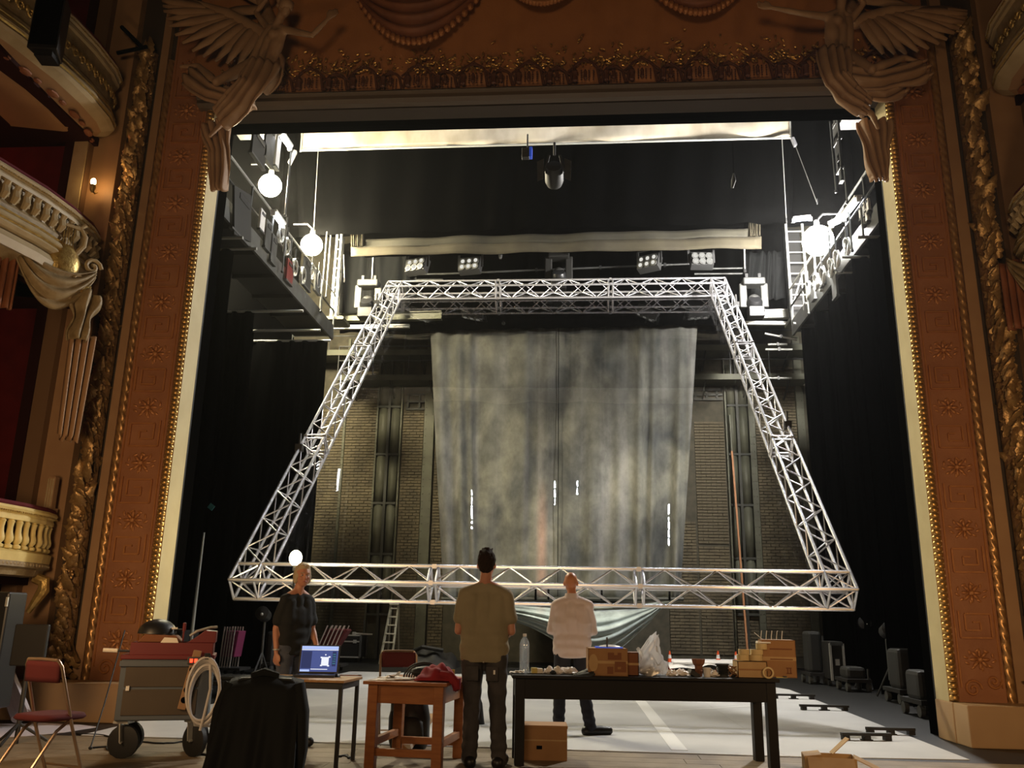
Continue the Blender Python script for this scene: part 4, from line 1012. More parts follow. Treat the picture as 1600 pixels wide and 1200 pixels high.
def truss(axis, fixed, a, c, single):
    """axis 'x': along x between a,c at u=fixed;  axis 'u': along u at x=fixed"""
    def C(t, i, j): return F(t, fixed+i*S, j*S) if axis == 'x' else F(fixed+i*S, t, j*S)
    def ring(t, r): return MB().tube([C(t, 0, 0), C(t, 1, 0), C(t, 1, 1), C(t, 0, 1), C(t, 0, 0)], r, 6)
    o = ring(a, .02).build('truss', 'alu', tf, True)
    ring(c, .02).build('end_frame', 'alu', o, True)
    for t in (a+S, c-S): ring(t, .018).build('end_frame', 'alu', o, True)
    for t in [a+(c-a)*k/3 for k in (1, 2)]:
        for e in (-.055, .055): ring(t+e, .02).build('coupling_frame', 'alu', o, True)
        for i in (0, 1):
            for j in (0, 1): MB().box(C(t, i, j), (.06, .06, .06)).build('coupler', 'alu', o)
    for i in (0, 1):
        for j in (0, 1): rod(C(a, i, j), C(c, i, j), .026, 'chord', o)
    rest = MB()
    n = 2*round((c-a)/.72); h = (c-a)/n
    for fi, (p, q) in enumerate((((0, 1), (1, 1)), ((0, 0), (0, 1)), ((1, 0), (1, 1)), ((0, 0), (1, 0)))):
        for k in range(n):
            s0, s1 = (p, q) if (k+fi) % 2 == 0 else (q, p)
            e0, e1 = C(a+k*h, *s0), C(a+(k+1)*h, *s1)
            if fi in single and nb[0] < 298: rod(e0, e1, .0115, 'brace', o); nb[0] += 1
            else: rest.tube([e0, e1], .0115, 6)
    if rest.f: stuff(rest.build('braces', 'alu', o, True))
truss('x', 0, XA, XB, (0, 1, 2, 3)); truss('u', XA, 0, LEN, (0, 2)); truss('u', XB-S, 0, LEN, (0, 1)); truss('x', LEN-S, XA, XB, (0,))
fb = MB(); fb.grid(lambda u, v: F(XA+.03+(XB-XA-.06)*u, .03+(LEN-.06)*v, -.035), 2, 2); fb.build('reflective_film', 'film', tf)
for (x, u, n) in ((XA, 3.4, S), (XB, 4.2, S), (XB, 9.6, S), (XA, 9.9, S)):
    q = MB(); q.box(F(x, u, n), (.12, .12, .12)); q.tube([F(x, u, n), F(x, u, n)+V((.0, 0, .25))], .02, 6); q.build('hoist_clamp', 'steel', tf)
# led bars hanging in the flies above the frame (they show as dotted streaks in the film)
NW = N.normalized()
def refl(px, py):
    d = ray(px, py).normalized(); o = V((0, 0, EYE)); b0 = B0+NW*-.035; t = (b0-o).dot(NW)/d.dot(NW); return o+d*t, (d-NW*2*d.dot(NW)).normalized()
def ledbar(px, y0, y1, pat, lab, dist=11.5):
    (h0, r0), (h1, r1) = refl(px, y0), refl(px, y1); p, q = h0+r0*dist, h1+r1*dist
    o = th('led_bar', lab, 'lamp', (p+q)/2); MB().bar(p+V((0, 0, .05)), q+V((0, 0, .05)), .12, .06).build('housing', 'steel', o, world=True)
    for (a, c) in pat: MB().tube([p.lerp(q, a), p.lerp(q, c)], .022, 6).build('diode', 'led', o, False, True)
    for e in (p, q): MB().tube([e+V((0, 0, .05)), V((e.x, e.y, min(ZC, e.z+2.5)))], .012, 5).build('hanger', 'steel', o, world=True)
ledbar(737, 766, 828, ((0, .12), (.2, .26), (.3, .36), (.4, .72), (.8, .84), (.93, .97)), 'led bar high above the frame, mirrored left of the painted cloth seam')
ledbar(867, 752, 790, ((0, .25), (.35, .65), (.75, .82), (.9, .96)), 'led bar high above the frame, mirrored at the cloth seam')
ledbar(902, 752, 775, ((0, .3), (.5, .9)), 'short led bar high above the frame, mirrored right of the cloth seam')
ledbar(1039, 564, 604, ((0, .28), (.4, .64), (.8, 1)), 'led bar high above the frame, mirrored highest')
ledbar(1045, 788, 852, ((0, .25), (.33, .4), (.45, .6), (.65, .8), (.85, 1)), 'long led bar high above the frame, mirrored lowest at right')
ledbar(902, 603, 609, ((0.1, .9),), 'single led high above the frame, mirrored near the top of the cloth')
# ================================================================ THINGS ON THE STAGE FLOOR
# white dance vinyl, laid in lengths, with tape on the seams
vf = th('dance_floor', 'white vinyl dance floor laid in lengths over the stage', 'dance floor', (-.6, 14, 0))
xs = [-5.0, -3.25, -1.5, .25, 2.0, 3.85]
for i in range(5):
    x0, x1 = xs[i], xs[i+1]; q = MB()
    if i < 4: q.prism([(x0+.004, 8.96), (x1-.004, 8.96), (x1-.004, 19.6), (x0+.004, 19.6)], lambda p, s: (p[0], p[1], .002+.006*s))
    else: q.prism([(x0+.004, 8.96), (3.70, 9.10), (3.95, 17.4), (3.3, 19.6), (x0+.004, 19.6)], lambda p, s: (p[0], p[1], .002+.006*s))
    q.build('vinyl_length', 'vinyl', vf, False, True)
for x in (-3.25, -1.5, .25, 2.0): MB().bb((x-.04, 8.98, .008), (x+.04, 19.5, .0095)).build('seam_tape', 'vinyl', vf, False, True)
p, q = G(992, 1085), G(1062, 1174); MB().bar(V((p.x, p.y, .011)), V((q.x, q.y, .011)), .16, .003).build('white_tape', 'tape', vf, world=True)
for (a, c, w) in (((1060, 1111), (1195, 1103), .05), ((900, 1100), (1010, 1099), .05), ((850, 1088), (940, 1086), .06), ((950, 1137), (1020, 1137), .06)):
    p, q = G(*a), G(*c); MB().bar(V((p.x, p.y, .010)), V((q.x, q.y, .010)), w, .002).build('white_tape', 'tape', vf, world=True)
# low black steel feet along the right edge
def foot(px, py, lab, rz, L=.55):
    p = G(px, py); o = th('floor_weight', lab, 'stage weight', (p.x, p.y, 0), rz, 'low steel feet on the vinyl edge')
    MB().box((0, 0, .07), (L, .06, .03)).build('top_bar', 'dgear2', o)
    for x in (-L*.42, 0, L*.42): MB().box((x, 0, .0325), (.07, .08, .045)).build('block', 'dgear', o)
    MB().box((0, 0, .014), (L*.2, .09, .012)).build('shoe_plate', 'dgear', o); return o
foot(1354, 1158, 'low dark steel foot on the vinyl, the nearest of four at the right edge', .12); foot(1392, 1149, 'low dark steel foot just behind the nearest one at the right edge', .05)
foot(1288, 1111, 'low dark steel foot on the vinyl edge, third from the front', .05, .7); foot(1240, 1093, 'low dark steel foot on the vinyl edge, farthest of four', .03, .7)

# ---- long black table
def boxtable(name, lab, cat, p, rz, L, D, H, m, leg=.07, apron=.16, top=.03, over=.04):
    o = th(name, lab, cat, (p.x, p.y, 0), rz)
    MB().box((0, 0, H-top/2), (L, D, top)).build('tabletop', m, o, bevel=.006)
    q = MB(); ix, iy = L/2-over, D/2-over
    for y_ in (-iy+.02, iy-.02): MB().box((0, y_, H-top-apron/2), (2*ix-leg, .03, apron)).build('apron', m, o, bevel=.004)
    for x_ in (-ix+.02, ix-.02): MB().box((x_, 0, H-top-apron/2), (.03, 2*iy-leg, apron)).build('apron', m, o, bevel=.004)
    for sx in (-1, 1):
        for sy in (-1, 1): MB().box((sx*(ix-leg/2), sy*(iy-leg/2), (H-top)/2), (leg, leg, H-top)).build('leg', m, o, bevel=.005)
    return o
lA, lB = G(797, 1051, .84), G(1224, 1067, .84)
a0, a1 = G(815, 1197), G(1219, 1201)
HT = .84
def zat(px, py, x, y): return P(px, py, y).z
fl_, fr_ = V((a0.x-.09, a0.y-.04, 0)), V((a1.x+.03, a1.y-.06, 0))
HT = P(1010, 1058, (fl_.y+fr_.y)/2).z
ang = math.atan2(fr_.y-fl_.y, fr_.x-fl_.x); Lt = (fr_-fl_).length; dn = V((-math.sin(ang), math.cos(ang), 0)); dx = V((math.cos(ang), math.sin(ang), 0))
TD = .56; tc_ = (fl_+fr_)/2+dn*TD/2
boxtable('long_table', 'long black wooden table in the front, covered with tools and boxes', 'table', tc_, ang, Lt, TD, HT, 'blackwood', .085, .17, .03, .03)
print('long table', HT, Lt, ang)
def OT(px, back):
    """spot on the long table: photo column, distance from its front edge"""
    d = ray(px, 1055); n = dn; base = fl_+dn*back
    t = (base-V((0, 0, EYE))).dot(V((n.x, n.y, 0)))/(d.x*n.x+d.y*n.y); q = V((d.x*t, d.y*t, HT)); return q
PXM = 1345/8.15
# bottle
p = OT(819, .25)
o = th('water_bottle', 'large clear empty plastic bottle standing on the left end of the black table', 'bottle', p)
prof = [(.02, 0), (.042, .004), (.046, .02)]
for i in range(9): prof += [(.046, .03+i*.021), (.043, .04+i*.021)]
prof += [(.046, .225), (.046, .25), (.036, .285), (.016, .315), (.014, .325)]
MB().lathe(prof, 16).build('shell', 'pet', o, True); MB().lathe([(.016, .32), (.017, .325), (.017, .345), (.0, .346)], 12).build('cap', 'white', o, True)
p = OT(838, .22)
o = th('small_carton', 'small pale yellow carton lying beside the bottle', 'carton', p, .2)
MB().box((-.02, 0, .026), (.05, .06, .052)).build('body', 'yellow', o, bevel=.003); MB().box((.03, 0, .024), (.05, .055, .046)).build('open_half', 'paper', o, bevel=.004); MB().box((0, 0, .0035), (.16, .1, .007)).build('tray', 'steel', o, bevel=.002)
p = OT(808, .2); o = th('paper_scrap', 'pale paper scraps under the clear bottle', 'paper', p)
q = MB(); q.grid(lambda u, v: ((u-.5)*.13, (v-.5)*.14, .006+.012*abs(math.sin(u*9+v*5))), 8, 8); q.build('sheet', 'paper', o, solid=.002); q = MB(); q.grid(lambda u, v: (.02+(u-.5)*.08, (v-.5)*.1, .014+.012*abs(math.sin(u*7+v*11))), 6, 6); q.build('torn_piece', 'paper', o, solid=.002)
def crumple(px, back, r, lab, m='foil', sz=.7, dark=False, seed=1):
    random.seed(seed); p = OT(px, back); o = th('crumpled_paper', lab, 'paper', p); q = MB(); q.sph((0, 0, r*sz*.9), (r, r*.8, r*sz), 10, 7)
    q.v = [V((v.x*(1+random.uniform(-.3, .3)), v.y*(1+random.uniform(-.3, .3)), max(0, v.z*(1+random.uniform(-.35, .3))))) for v in q.v]; q.build('ball', m, o)
    g = MB(); g.grid(lambda u, v: (r*1.1*(u-.5)*2, r*.9*(v-.5)*2, .004+.02*abs(math.sin(u*11+v*7))), 6, 6); g.build('loose_sheet', m, o, solid=.002); return o
crumple(857, .2, .045, 'crumpled white paper ball next to the yellow carton', seed=2); crumple(871, .18, .045, 'second crumpled paper ball beside the dark lump', seed=3)
crumple(889, .24, .07, 'flat crumpled white paper before the man in the pale shirt', sz=.45, seed=4)
o = crumple(864, .14, .025, 'small dark crumpled lump between the paper balls', 'rubber', seed=5)
def tarp(px, back, L, W, Hh, m, lab, name='plastic_wrap', cat='plastic sheet'):
    p = OT(px, back); o = th(name, lab, cat, p)
    q = MB(); q.grid(lambda u, v: ((u-.5)*L, (v-.5)*W, .004+Hh*(u**1.3)*math.sin(pi*v)*(.85+.15*math.sin(u*19+v*13))+.006*math.sin(v*30)), 16, 16); q.build('sheet', m, o, True, solid=.003, ang=None)
    q = MB(); q.grid(lambda u, v: ((u-.5)*L*.9, (v-.5)*W*1.1-.02, .002+.4*Hh*u*abs(math.sin(v*9))), 12, 12); q.build('lower_fold', m, o, True, solid=.002, ang=None); return o
tarp(913, .16, .19, .2, .10, 'dgear2', 'dark folded plastic sheet left of the printed cartons')
def carton(px, back, w, d, h, m, lab, rz=0, flaps=False, name='cardboard_box', marks=None):
    p = OT(px, back); o = th(name, lab, 'box', p, rz); t = .006
    q = MB(); q.bb((-w/2, -d/2, 0), (w/2, -d/2+t, h)); q.bb((-w/2, d/2-t, 0), (w/2, d/2, h)); q.bb((-w/2, -d/2, 0), (-w/2+t, d/2, h)); q.bb((w/2-t, -d/2, 0), (w/2, d/2, h)); q.bb((-w/2, -d/2, 0), (w/2, d/2, t)); q.build('walls', m, o)
    if flaps:
        for sx in (-1, 1): MB().bar((sx*w/2, 0, h), (sx*(w/2+.05), 0, h+.03*flaps), d, t).build('flap', m, o)
        for sy in (-1, 1): MB().bar((0, sy*d/2, h), (0, sy*(d/2+.03), h+.04*flaps), w, t, up=(0, 0, 1)).build('flap', m, o)
    else:
        for sx in (-1, 1): MB().bb((sx*w/2, -d/2, h-t), (sx*.002, d/2, h)).build('flap', m, o)
    MB().bb((-w/2, -d/2-.0015, h*.45), (w/2, -d/2, h*.55)).build('tape_strip', 'cardlight' if m != 'cardlight' else 'card', o); return o
o = carton(948, .20, .36/1.0*.98, .3, .235, 'card', 'printed brown carton with an orange round mark, at the middle of the black table', .05)
MB().lathe([(0, 0), (.075, 0), (.075, .002), (0, .002)], 20, (-.13, -.153, .11), M.Rotation(pi/2, 3, 'X') @ M.Diagonal((.55, 1, 1))).build('round_mark', 'cardlight', o)
for (x, z, w, h) in ((.06, .17, .12, .06), (.11, .08, .1, .09), (.02, .05, .05, .06)): MB().box((x, -.1525, z), (w, .002, h)).build('printed_patch', 'carddark', o)
for (x, z) in ((.07, .19), (.1, .07)): MB().box((x, -.154, z), (.03, .002, .02)).build('printed_patch', 'card', o)
MB().bb((-.10, -.1, .233), (.14, .1, .245)).build('blue_rim', 'blue', o); q = MB(); q.sph((.03, 0, .245), (.1, .08, .018), 10, 6); q.build('white_pad', 'white', o, True)
p = OT(949, .12); o = th('dark_stick', 'thin dark grey stick standing before the printed carton', 'stick', p); MB().tube([(0, 0, 0), (0, 0, .33)], .008, 8).build('shaft', 'grey', o, True); MB().lathe([(.018, 0), (.02, .006), (.008, .012)], 10).build('foot', 'steel', o, True)
carton(984, .28, .15, .25, .20, 'carddark', 'plain dark brown carton between the printed carton and the clear bag', 0)
# bag
p = OT(1018, .24); o = th('plastic_bag', 'clear crumpled plastic bag standing open on the black table', 'bag', p); random.seed(11)
def bagf(u, v):
    a = 2*pi*u; h = v; r = .15*(1-.0*h)*(1-.75*max(0, h-.3)/.7)+.02; x = r*math.cos(a)*(1.05-.3*h)+.04*h-.03*math.sin(h*3); y = .6*r*math.sin(a)
    k = .012*math.sin(a*5+h*9)+.01*math.sin(a*9-h*14); return (x+k-.02, y+k, .01+.32*h**1.1*(1+.12*math.cos(a-.9))+k)
MB().grid(bagf, 40, 22).build('film', 'bag', o, True, ang=None)
def bagf2(u, v): return (-.15+.22*u+.02*math.sin(v*9), -.05+.05*math.sin(u*8+v*5), .03+.2*v*(1-.5*u)+.03*math.sin(u*13))
MB().grid(bagf2, 14, 14).build('inner_film', 'bag', o, True, ang=None)
q = MB(); q.sph((-.02, -.02, .045), (.11, .08, .045), 12, 6); q.build('contents', 'white', o, True)
# white scraps, cups, reel
for px, back, r, s_, lab in ((1050, .15, .05, 6, 'white crumpled paper right of the clear bag'), (1066, .2, .06, 7, 'wider white crumpled paper before the brown cup'), (1114, .18, .05, 8, 'white crumpled paper behind the dark reel')): crumple(px, back, r, lab, seed=s_, sz=.55)
p = OT(1092, .22); o = th('paper_cup', 'dark brown open-topped pot beside the white paper', 'pot', p, .3)
MB().lathe([(.03, 0), (.036, .05), (.036, .09), (.055, .11), (.065, .15), (.06, .152), (.05, .112)], 8).build('pot', 'carddark', o); MB().box((-.055, 0, .022), (.09, .08, .04), M.Rotation(.5, 3, 'Y')).build('lid', 'rubber', o)
p = OT(1105, .14); o = th('white_cup', 'white plastic cup right of the brown pot', 'cup', p); MB().lathe([(.0, 0), (.028, 0), (.036, .08), (.034, .08), (.026, .004)], 14).build('cup', 'white', o, True); MB().tube([(.034, 0, .07), (.06, 0, .055), (.05, 0, .03), (.03, 0, .02)], .005, 6).build('handle', 'white', o)
p = OT(1129, .2); o = th('cable_reel', 'dark round reel standing among the papers', 'reel', p)
MB().lathe([(.0, 0), (.062, 0), (.062, .012), (.05, .014), (.05, .10), (.062, .102), (.062, .115), (0, .115)], 18).build('reel', 'dgear2', o, True)
for i in range(6): MB().lathe([(.05, .022+i*.013), (.056, .028+i*.013), (.05, .034+i*.013)], 18).build('cable_turn', 'rubber', o, True)
p = OT(1146, .18); o = th('tangled_wire', 'small tangle of brown wire next to the dark reel', 'wire', p); q = MB(); q.tube([(.045*math.cos(t*.8), .03*math.sin(t*1.1), .05+.045*math.sin(t*.63)) for t in range(50)], .005, 5, False); q.build('loops', 'card', o, True); MB().sph((0, 0, .012), (.03, .03, .012), 8, 5).build('knot', 'rubber', o, True)
carton(1172, .22, .26, .26, .145, 'cardlight', 'low light-brown carton carrying the tape rolls', .0)
BX = carton(1216, .36, .30, .3, .33, 'card', 'tall orange-brown carton at the right end of the black table', -.1, name='cardboard_box')
for (x, z, w, h) in ((.07, .06, .012, .05), (.095, .06, .012, .05), (.08, .085, .05, .01), (.08, .04, .05, .01), (.02, .25, .2, .012), (.02, .16, .2, .01)): MB().box((x, -.1515, z), (w, .002, h)).build('printed_mark', 'carddark', BX)
def troll(px, back, z, r, h, lab, lie=False):
    p = OT(px, back); o = th('tape_roll', lab, 'tape roll', (p.x, p.y, HT+z), 0, 'rolls of pale tape on the cartons'); R = M.Rotation(pi/2, 3, 'X') if lie else None
    MB().lathe([(r*.72, 0), (r, 0), (r, h), (r*.72, h), (r*.72, 0)], 22, (0, h/2 if lie else 0, r if lie else 0), R, cap=False).build('tape', 'cardlightroll' if False else 'paperroll', o, True)
    MB().lathe([(r*.66, 0), (r*.72, 0), (r*.72, h), (r*.66, h), (r*.66, 0)], 22, (0, h/2 if lie else 0, r if lie else 0), R, cap=False).build('core', 'card', o, True); return o
T['paperroll'] = mat('pale masking tape', (.66, .52, .28), .6, 0, (.60, .46, .23), 8)
troll(1162, .2, .147, .055, .05, 'pale tape roll lying lowest at the left of the stack'); troll(1182, .2, .147, .06, .05, 'pale tape roll lying lowest at the right of the stack')
troll(1164, .2, .199, .05, .045, 'pale tape roll second in the left pile'); troll(1184, .21, .199, .058, .045, 'pale tape roll second in the right pile'); troll(1192, .2, .246, .05, .05, 'pale tape roll topmost of the right pile')
troll(1200, .08, .0, .05, .045, 'pale tape roll standing upright by the tall carton', True)
p = OT(1195, .24); o = th('paper_pad', 'small white flat pad on the topmost tape roll', 'pad', (p.x, p.y, HT+.298)); MB().box((0, 0, .006), (.12, .1, .012)).build('plate', 'paper', o, bevel=.003); MB().box((-.05, 0, -.02 + .03), (.01, .09, .02)).build('rim', 'paper', o)
p = OT(1206, .36); o = th('wire_hooks', 'row of thin white wire hooks sticking out of the tall carton', 'hooks', (p.x, p.y, HT+.30))
for i in range(5):
    x = -.085+i*.048; MB().tube([(x, 0, 0), (x+.005, 0, .06), (x+.012, 0, .105), (x+.012+.008*(i == 3), 0, .11)], .0035, 5).build('hook', 'white', o)
MB().tube([(-.14, .0, .09), (-.08, .0, .04), (0, .0, .0), (.06, .0, .03)], .003, 5).build('loose_wire', 'white', o)
p = OT(1230, .1); o = th('yellow_strap', 'short yellow strap hanging at the right corner of the black table', 'strap', (p.x-.03, p.y+.1, HT)); MB().box((0, 0, .004), (.1, .03, .008)).build('strap', 'yellow', o, bevel=.002); MB().box((.03, 0, .01), (.03, .035, .012)).build('buckle', 'steel', o)
# carton under the table and open carton on the apron
p = G(843, 1194); o = th('cardboard_box', 'closed brown carton on the floor under the left end of the black table', 'box', (p.x+.03, p.y+.34, 0), .06)
w = .40; MB().bb((-w/2, -.15, 0), (w/2, .15, .29)).build('walls', 'card', o, bevel=.004); MB().bb((-w/2-.004, -.155, .27), (w/2+.004, .155, .295)).build('lid', 'card', o, bevel=.003); MB().box((-.05, -.152, .11), (.05, .004, .03)).build('hand_hole', 'black', o); MB().box((0, -.152, .17), (w, .003, .012)).build('tape_strip', 'cardlight', o)
p = G(1290, 1200); o = th('open_carton', 'opened light brown carton with raised flaps at the front right', 'box', (p.x, p.y-.12, 0), -.15)
w, d, h = .42, .3, .12; t = .006
for (a, c) in (((-w/2, -d/2), (w/2, -d/2)), ((-w/2, d/2), (w/2, d/2)), ((-w/2, -d/2), (-w/2, d/2)), ((w/2, -d/2), (w/2, d/2))): MB().bar((a[0], a[1], h/2), (c[0], c[1], h/2), t, h).build('wall', 'cardlight', o)
MB().bb((-w/2, -d/2, 0), (w/2, d/2, t)).build('bottom', 'card', o)
MB().bar((w*.1, d/2, h), (w*.45, d/2+.02, h+.13), .12, t).build('flap', 'cardlight', o); MB().bar((w/2, 0, h), (w/2+.2, -.02, h-.09), d*.9, t).build('flap', 'cardlight', o); MB().bar((-w/2, 0, h), (-w/2+.14, 0, h+.02), d*.9, t).build('flap', 'cardlight', o); MB().bar((0, -d/2, h), (0, -d/2-.1, h-.08), w*.9, t).build('flap', 'cardlight', o)

# ---- orange work table
tl_, tr_ = G(576, 1203), G(683, 1203)
HO = P(630, 1066, tl_.y-.04).z; ang2 = -.10; Lo = (tr_-tl_).length+.10
dx2 = V((math.cos(ang2), math.sin(ang2), 0)); dn2 = V((-math.sin(ang2), math.cos(ang2), 0)); DO = .85
tcen = (tl_+tr_)/2+dn2*(DO/2-.05)
print('orange table', HO, Lo)
o = th('wood_table', 'orange stained wooden work table beside the man in the khaki shirt', 'table', (tcen.x, tcen.y, 0), ang2)
MB().box((0, 0, HO-.014), (Lo+.07, DO+.05, .028)).build('tabletop', 'wood', o, bevel=.005)
for sx in (-1, 1):
    for sy in (-1, 1): MB().box((sx*(Lo/2-.045), sy*(DO/2-.05), (HO-.028)/2), (.085, .085, HO-.028)).build('leg', 'wood', o, bevel=.005)
for sy in (-1, 1): MB().box((0, sy*(DO/2-.05), HO-.028-.075), (Lo-.1, .035, .15)).build('apron', 'wood', o, bevel=.004); MB().box((0, sy*(DO/2-.05), .13), (Lo-.1, .05, .06)).build('stretcher', 'wood', o, bevel=.004)
for sx in (-1, 1): MB().box((sx*(Lo/2-.045), 0, HO-.028-.075), (.035, DO-.1, .15)).build('apron', 'wood', o, bevel=.004); MB().box((sx*(Lo/2-.045), 0, .2), (.05, DO-.1, .06)).build('stretcher', 'wood', o, bevel=.004)
def OW(px, back, h=0):
    d = ray(px, 1055); base = tl_+dn2*(back-.07); n = dn2; t = (base.x*n.x+base.y*n.y)/(d.x*n.x+d.y*n.y); return V((d.x*t, d.y*t, HO+h))
p = OW(614, .3); o = th('paper_stack', 'loose papers on the orange table', 'paper', p, .3)
for i in range(4): MB().box((.03*i-.05, .02*(i % 2), .0035+.004*i), (.21, .29, .003), M.Rotation(.3*i-.4, 3, 'Z')).build('sheet', 'paper', o)
q = MB(); q.grid(lambda u, v: (.0+.12*(u-.5), .12*(v-.5), .022+.045*u*(1-v)+.01*math.sin(u*9)), 8, 8); q.build('folded_sheet', 'paper', o, solid=.002)
p = OW(690, .38); o = th('red_jacket', 'crumpled red garment hanging over the right corner of the orange table', 'jacket', p)
random.seed(5)
def rj(u, v):
    x = -.20+.36*u; y = -.22+.4*v; h = .11*math.sin(pi*min(1, u*1.1))**.7*math.sin(pi*v)**.7*(1+.35*math.sin(u*14+v*6)*math.sin(v*11))+.012
    if u > .88: h -= (u-.88)*.7*(v < .75)
    return (x, y, max(h, .01) if u < .92 else h)
MB().grid(rj, 34, 30).build('cloth', 'redcloth', o, True, solid=.008, ang=None)
MB().tube([(.02, -.16, .06), (.10, -.19, .05), (.15, -.20, .0), (.165, -.21, -.06)], [.035, .04, .04, .03], 8).build('sleeve', 'redcloth', o, True)
p = OW(668, .5); o = th('mesh_basket', 'dark wire frame bag arched behind the red garment', 'bag', p)
for k in range(5):
    r = .16-.012*k; MB().tube([(r*math.cos(a)*1.15-.02, -.05+.05*k, .0+r*.9*math.sin(a)) for a in [pi*i/12 for i in range(13)]], .008, 6).build('hoop', 'grey' if k % 2 else 'rubber', o, True)
q = MB(); q.sph((-.02, .05, .055), (.14, .12, .055), 12, 8); q.build('dark_pouch', 'rubber', o, True)
p = OW(706, .62); o = th('yellow_notes', 'small yellow note pad standing on the orange table', 'note pad', p, .2); MB().box((0, 0, .04), (.05, .012, .08)).build('pad', 'yellow', o, bevel=.002); MB().box((0, .012, .02), (.06, .012, .04)).build('holder', 'grey', o)
# plank leaning under the table, and a rucksack
p, q = G(640, 1176), G(672, 1150); o = th('timber_offcut', 'short pale plank leaning on the stretcher under the orange table', 'timber', p)
MB().bar(p+V((-.02, -.05, .06)), q+V((0, .0, .2)), .09, .05).build('plank', 'paletop', o, world=True); MB().bar(p+V((-.02, -.055, .057)), p+V((-.01, -.03, .075)), .092, .052).build('sawn_end', 'paper', o, world=True)
p = G(634, 1172); o = th('rucksack', 'black and grey rucksack standing under the orange table', 'bag', (p.x, p.y+.12, 0), .1)
q = MB(); q.rings([((0, 0, .0), .17, .11), ((0, 0, .1), .20, .14), ((0, 0, .28), .20, .135), ((0, 0, .42), .17, .11), ((0, .01, .5), .11, .07), ((0, .01, .52), .04, .03)], 20, pw=2.8); q.build('body', 'plasticblack', o, True, ang=None)
q = MB(); q.rings([((0, -.10, .05), .13, .05), ((0, -.13, .12), .15, .06), ((0, -.12, .25), .14, .05), ((0, -.10, .30), .09, .03)], 16, pw=2.6); q.build('front_pocket', 'dgear2', o, True, ang=None)
q = MB(); q.rings([((-.08, -.06, .34), .10, .06), ((-.09, -.07, .42), .09, .06), ((-.08, -.05, .49), .05, .04)], 14); q.build('grey_top', 'grey', o, True, ang=None)
for s_ in (-1, 1): MB().tube([(s_*.09, .1, .5), (s_*.12, .16, .42), (s_*.12, .15, .2), (s_*.1, .11, .06)], .014, 6).build('strap', 'rubber', o, True)
MB().tube([(.03, 0, .51), (.06, 0, .56), (.1, 0, .53)], .01, 6).build('handle', 'rubber', o)
p = G(742, 1133); o = th('standing_bag', 'small dark bag standing on the white floor behind the man in khaki', 'bag', (p.x, p.y+.06, 0))
q = MB(); q.rings([((0, 0, 0), .11, .07), ((0, 0, .06), .10, .075), ((0, 0, .24), .075, .06), ((0, 0, .30), .05, .04)], 16, pw=2.6); q.build('body', 'dgear', o, True, ang=None); MB().tube([(-.04, 0, .29), (-.02, 0, .36), (.02, 0, .36), (.04, 0, .29)], .008, 6).build('handle', 'rubber', o)
# ---- folding chairs
def foldchair(lab, p, rz, seat='seatred', fr='chrome', sc=1.0):
    o = th('folding_chair', lab, 'chair', (p.x, p.y, 0), rz); o.scale = (sc,)*3
    for s_ in (-1, 1):
        MB().tube([(s_*.2, -.22, 0), (s_*.2, -.05, .40), (s_*.19, .10, .82), (s_*.16, .115, .86)], .0125, 8).build('front_leg', fr, o, True)
        MB().tube([(s_*.175, .30, 0), (s_*.175, .05, .36), (s_*.175, -.10, .46)], .0125, 8).build('rear_leg', fr, o, True)
    MB().tube([(-.16, .115, .86), (0, .12, .865), (.16, .115, .86)], .0125, 8).build('top_rail', fr, o, True)
    q = MB(); q.grid(lambda u, v: (-.18+.36*u, .095+.02*math.sin(pi*u)+.01*v, .70+.15*v), 12, 4); q.build('backrest', seat, o, True, solid=.025, ang=None)
    q = MB(); q.rings([((0, -.02, .43), .20, .20), ((0, -.02, .445), .215, .215), ((0, -.02, .47), .20, .20), ((0, -.02, .475), .15, .15)], 24, pw=3.5); q.build('seat', seat, o, True, ang=None)
    for y_, z_ in ((.27, .06), (-.195, .08)): MB().tube([(-.19, y_, z_), (.19, y_, z_)], .009, 6).build('stretcher', fr, o)
    return o
cx_ = P(78, 1100, 6.7).x; foldchair('folding chair with red plush seat at the front left', V((cx_+.03, 6.65, 0)), pi-.35, sc=1.0)
p = G(602, 1165); foldchair('folding chair with a pale backrest behind the orange table', V((p.x+.02, p.y+.42, 0)), .35)
# chair with a black jacket over its back
jx = P(428, 1100, 5.7).x; p = V((jx, 5.5, 0)); jc = foldchair('folding chair under the black jacket at the front', V((p.x, p.y+.1, 0)), pi+.1, 'plasticblack', 'steel', .97)
o = th('black_jacket', 'black jacket draped over the back of the front chair', 'jacket', (p.x, p.y, 0), .08); o.scale = (.70, .9, .88)
def jk(u, v):
    a = u; wt = .325+.035*v+.05*v*v; x = (a-.5)*2*wt; 
    sh = .025*abs(a-.5)**2*4; z = .98-.80*v-sh*(1-v)*1.6
    y = -.09-.26*v*(1-.3*math.cos((a-.5)*pi))-.035*math.sin(a*17+v*3)*v-.02*math.sin(a*31)*v
    if v < .08: y += .10*(.08-v)/.08
    return (x, y+.06*(abs(a-.5)*2)**2, z)
MB().grid(jk, 40, 30).build('back_panel', 'teeblack', o, True, solid=.014, ang=None)
def jf(u, v): return ((u-.5)*2*(.22+.04*v), .06+.05*v+.02*math.sin(u*15), .97-.5*v)
MB().grid(jf, 24, 16).build('front_panel', 'teeblack', o, True, solid=.012, ang=None)
for s_ in (-1, 1): MB().tube([(s_*.30, -.0, .92), (s_*.35, -.03, .74), (s_*.37, -.05, .5), (s_*.36, -.06, .34)], [.055, .07, .065, .05], 10).build('sleeve', 'teeblack', o, True)
MB().tube([(-.12, -.0, .975), (0, -.03, 1.0), (.12, -.0, .975)], [.02, .03, .02], 8).build('collar', 'teeblack', o, True)
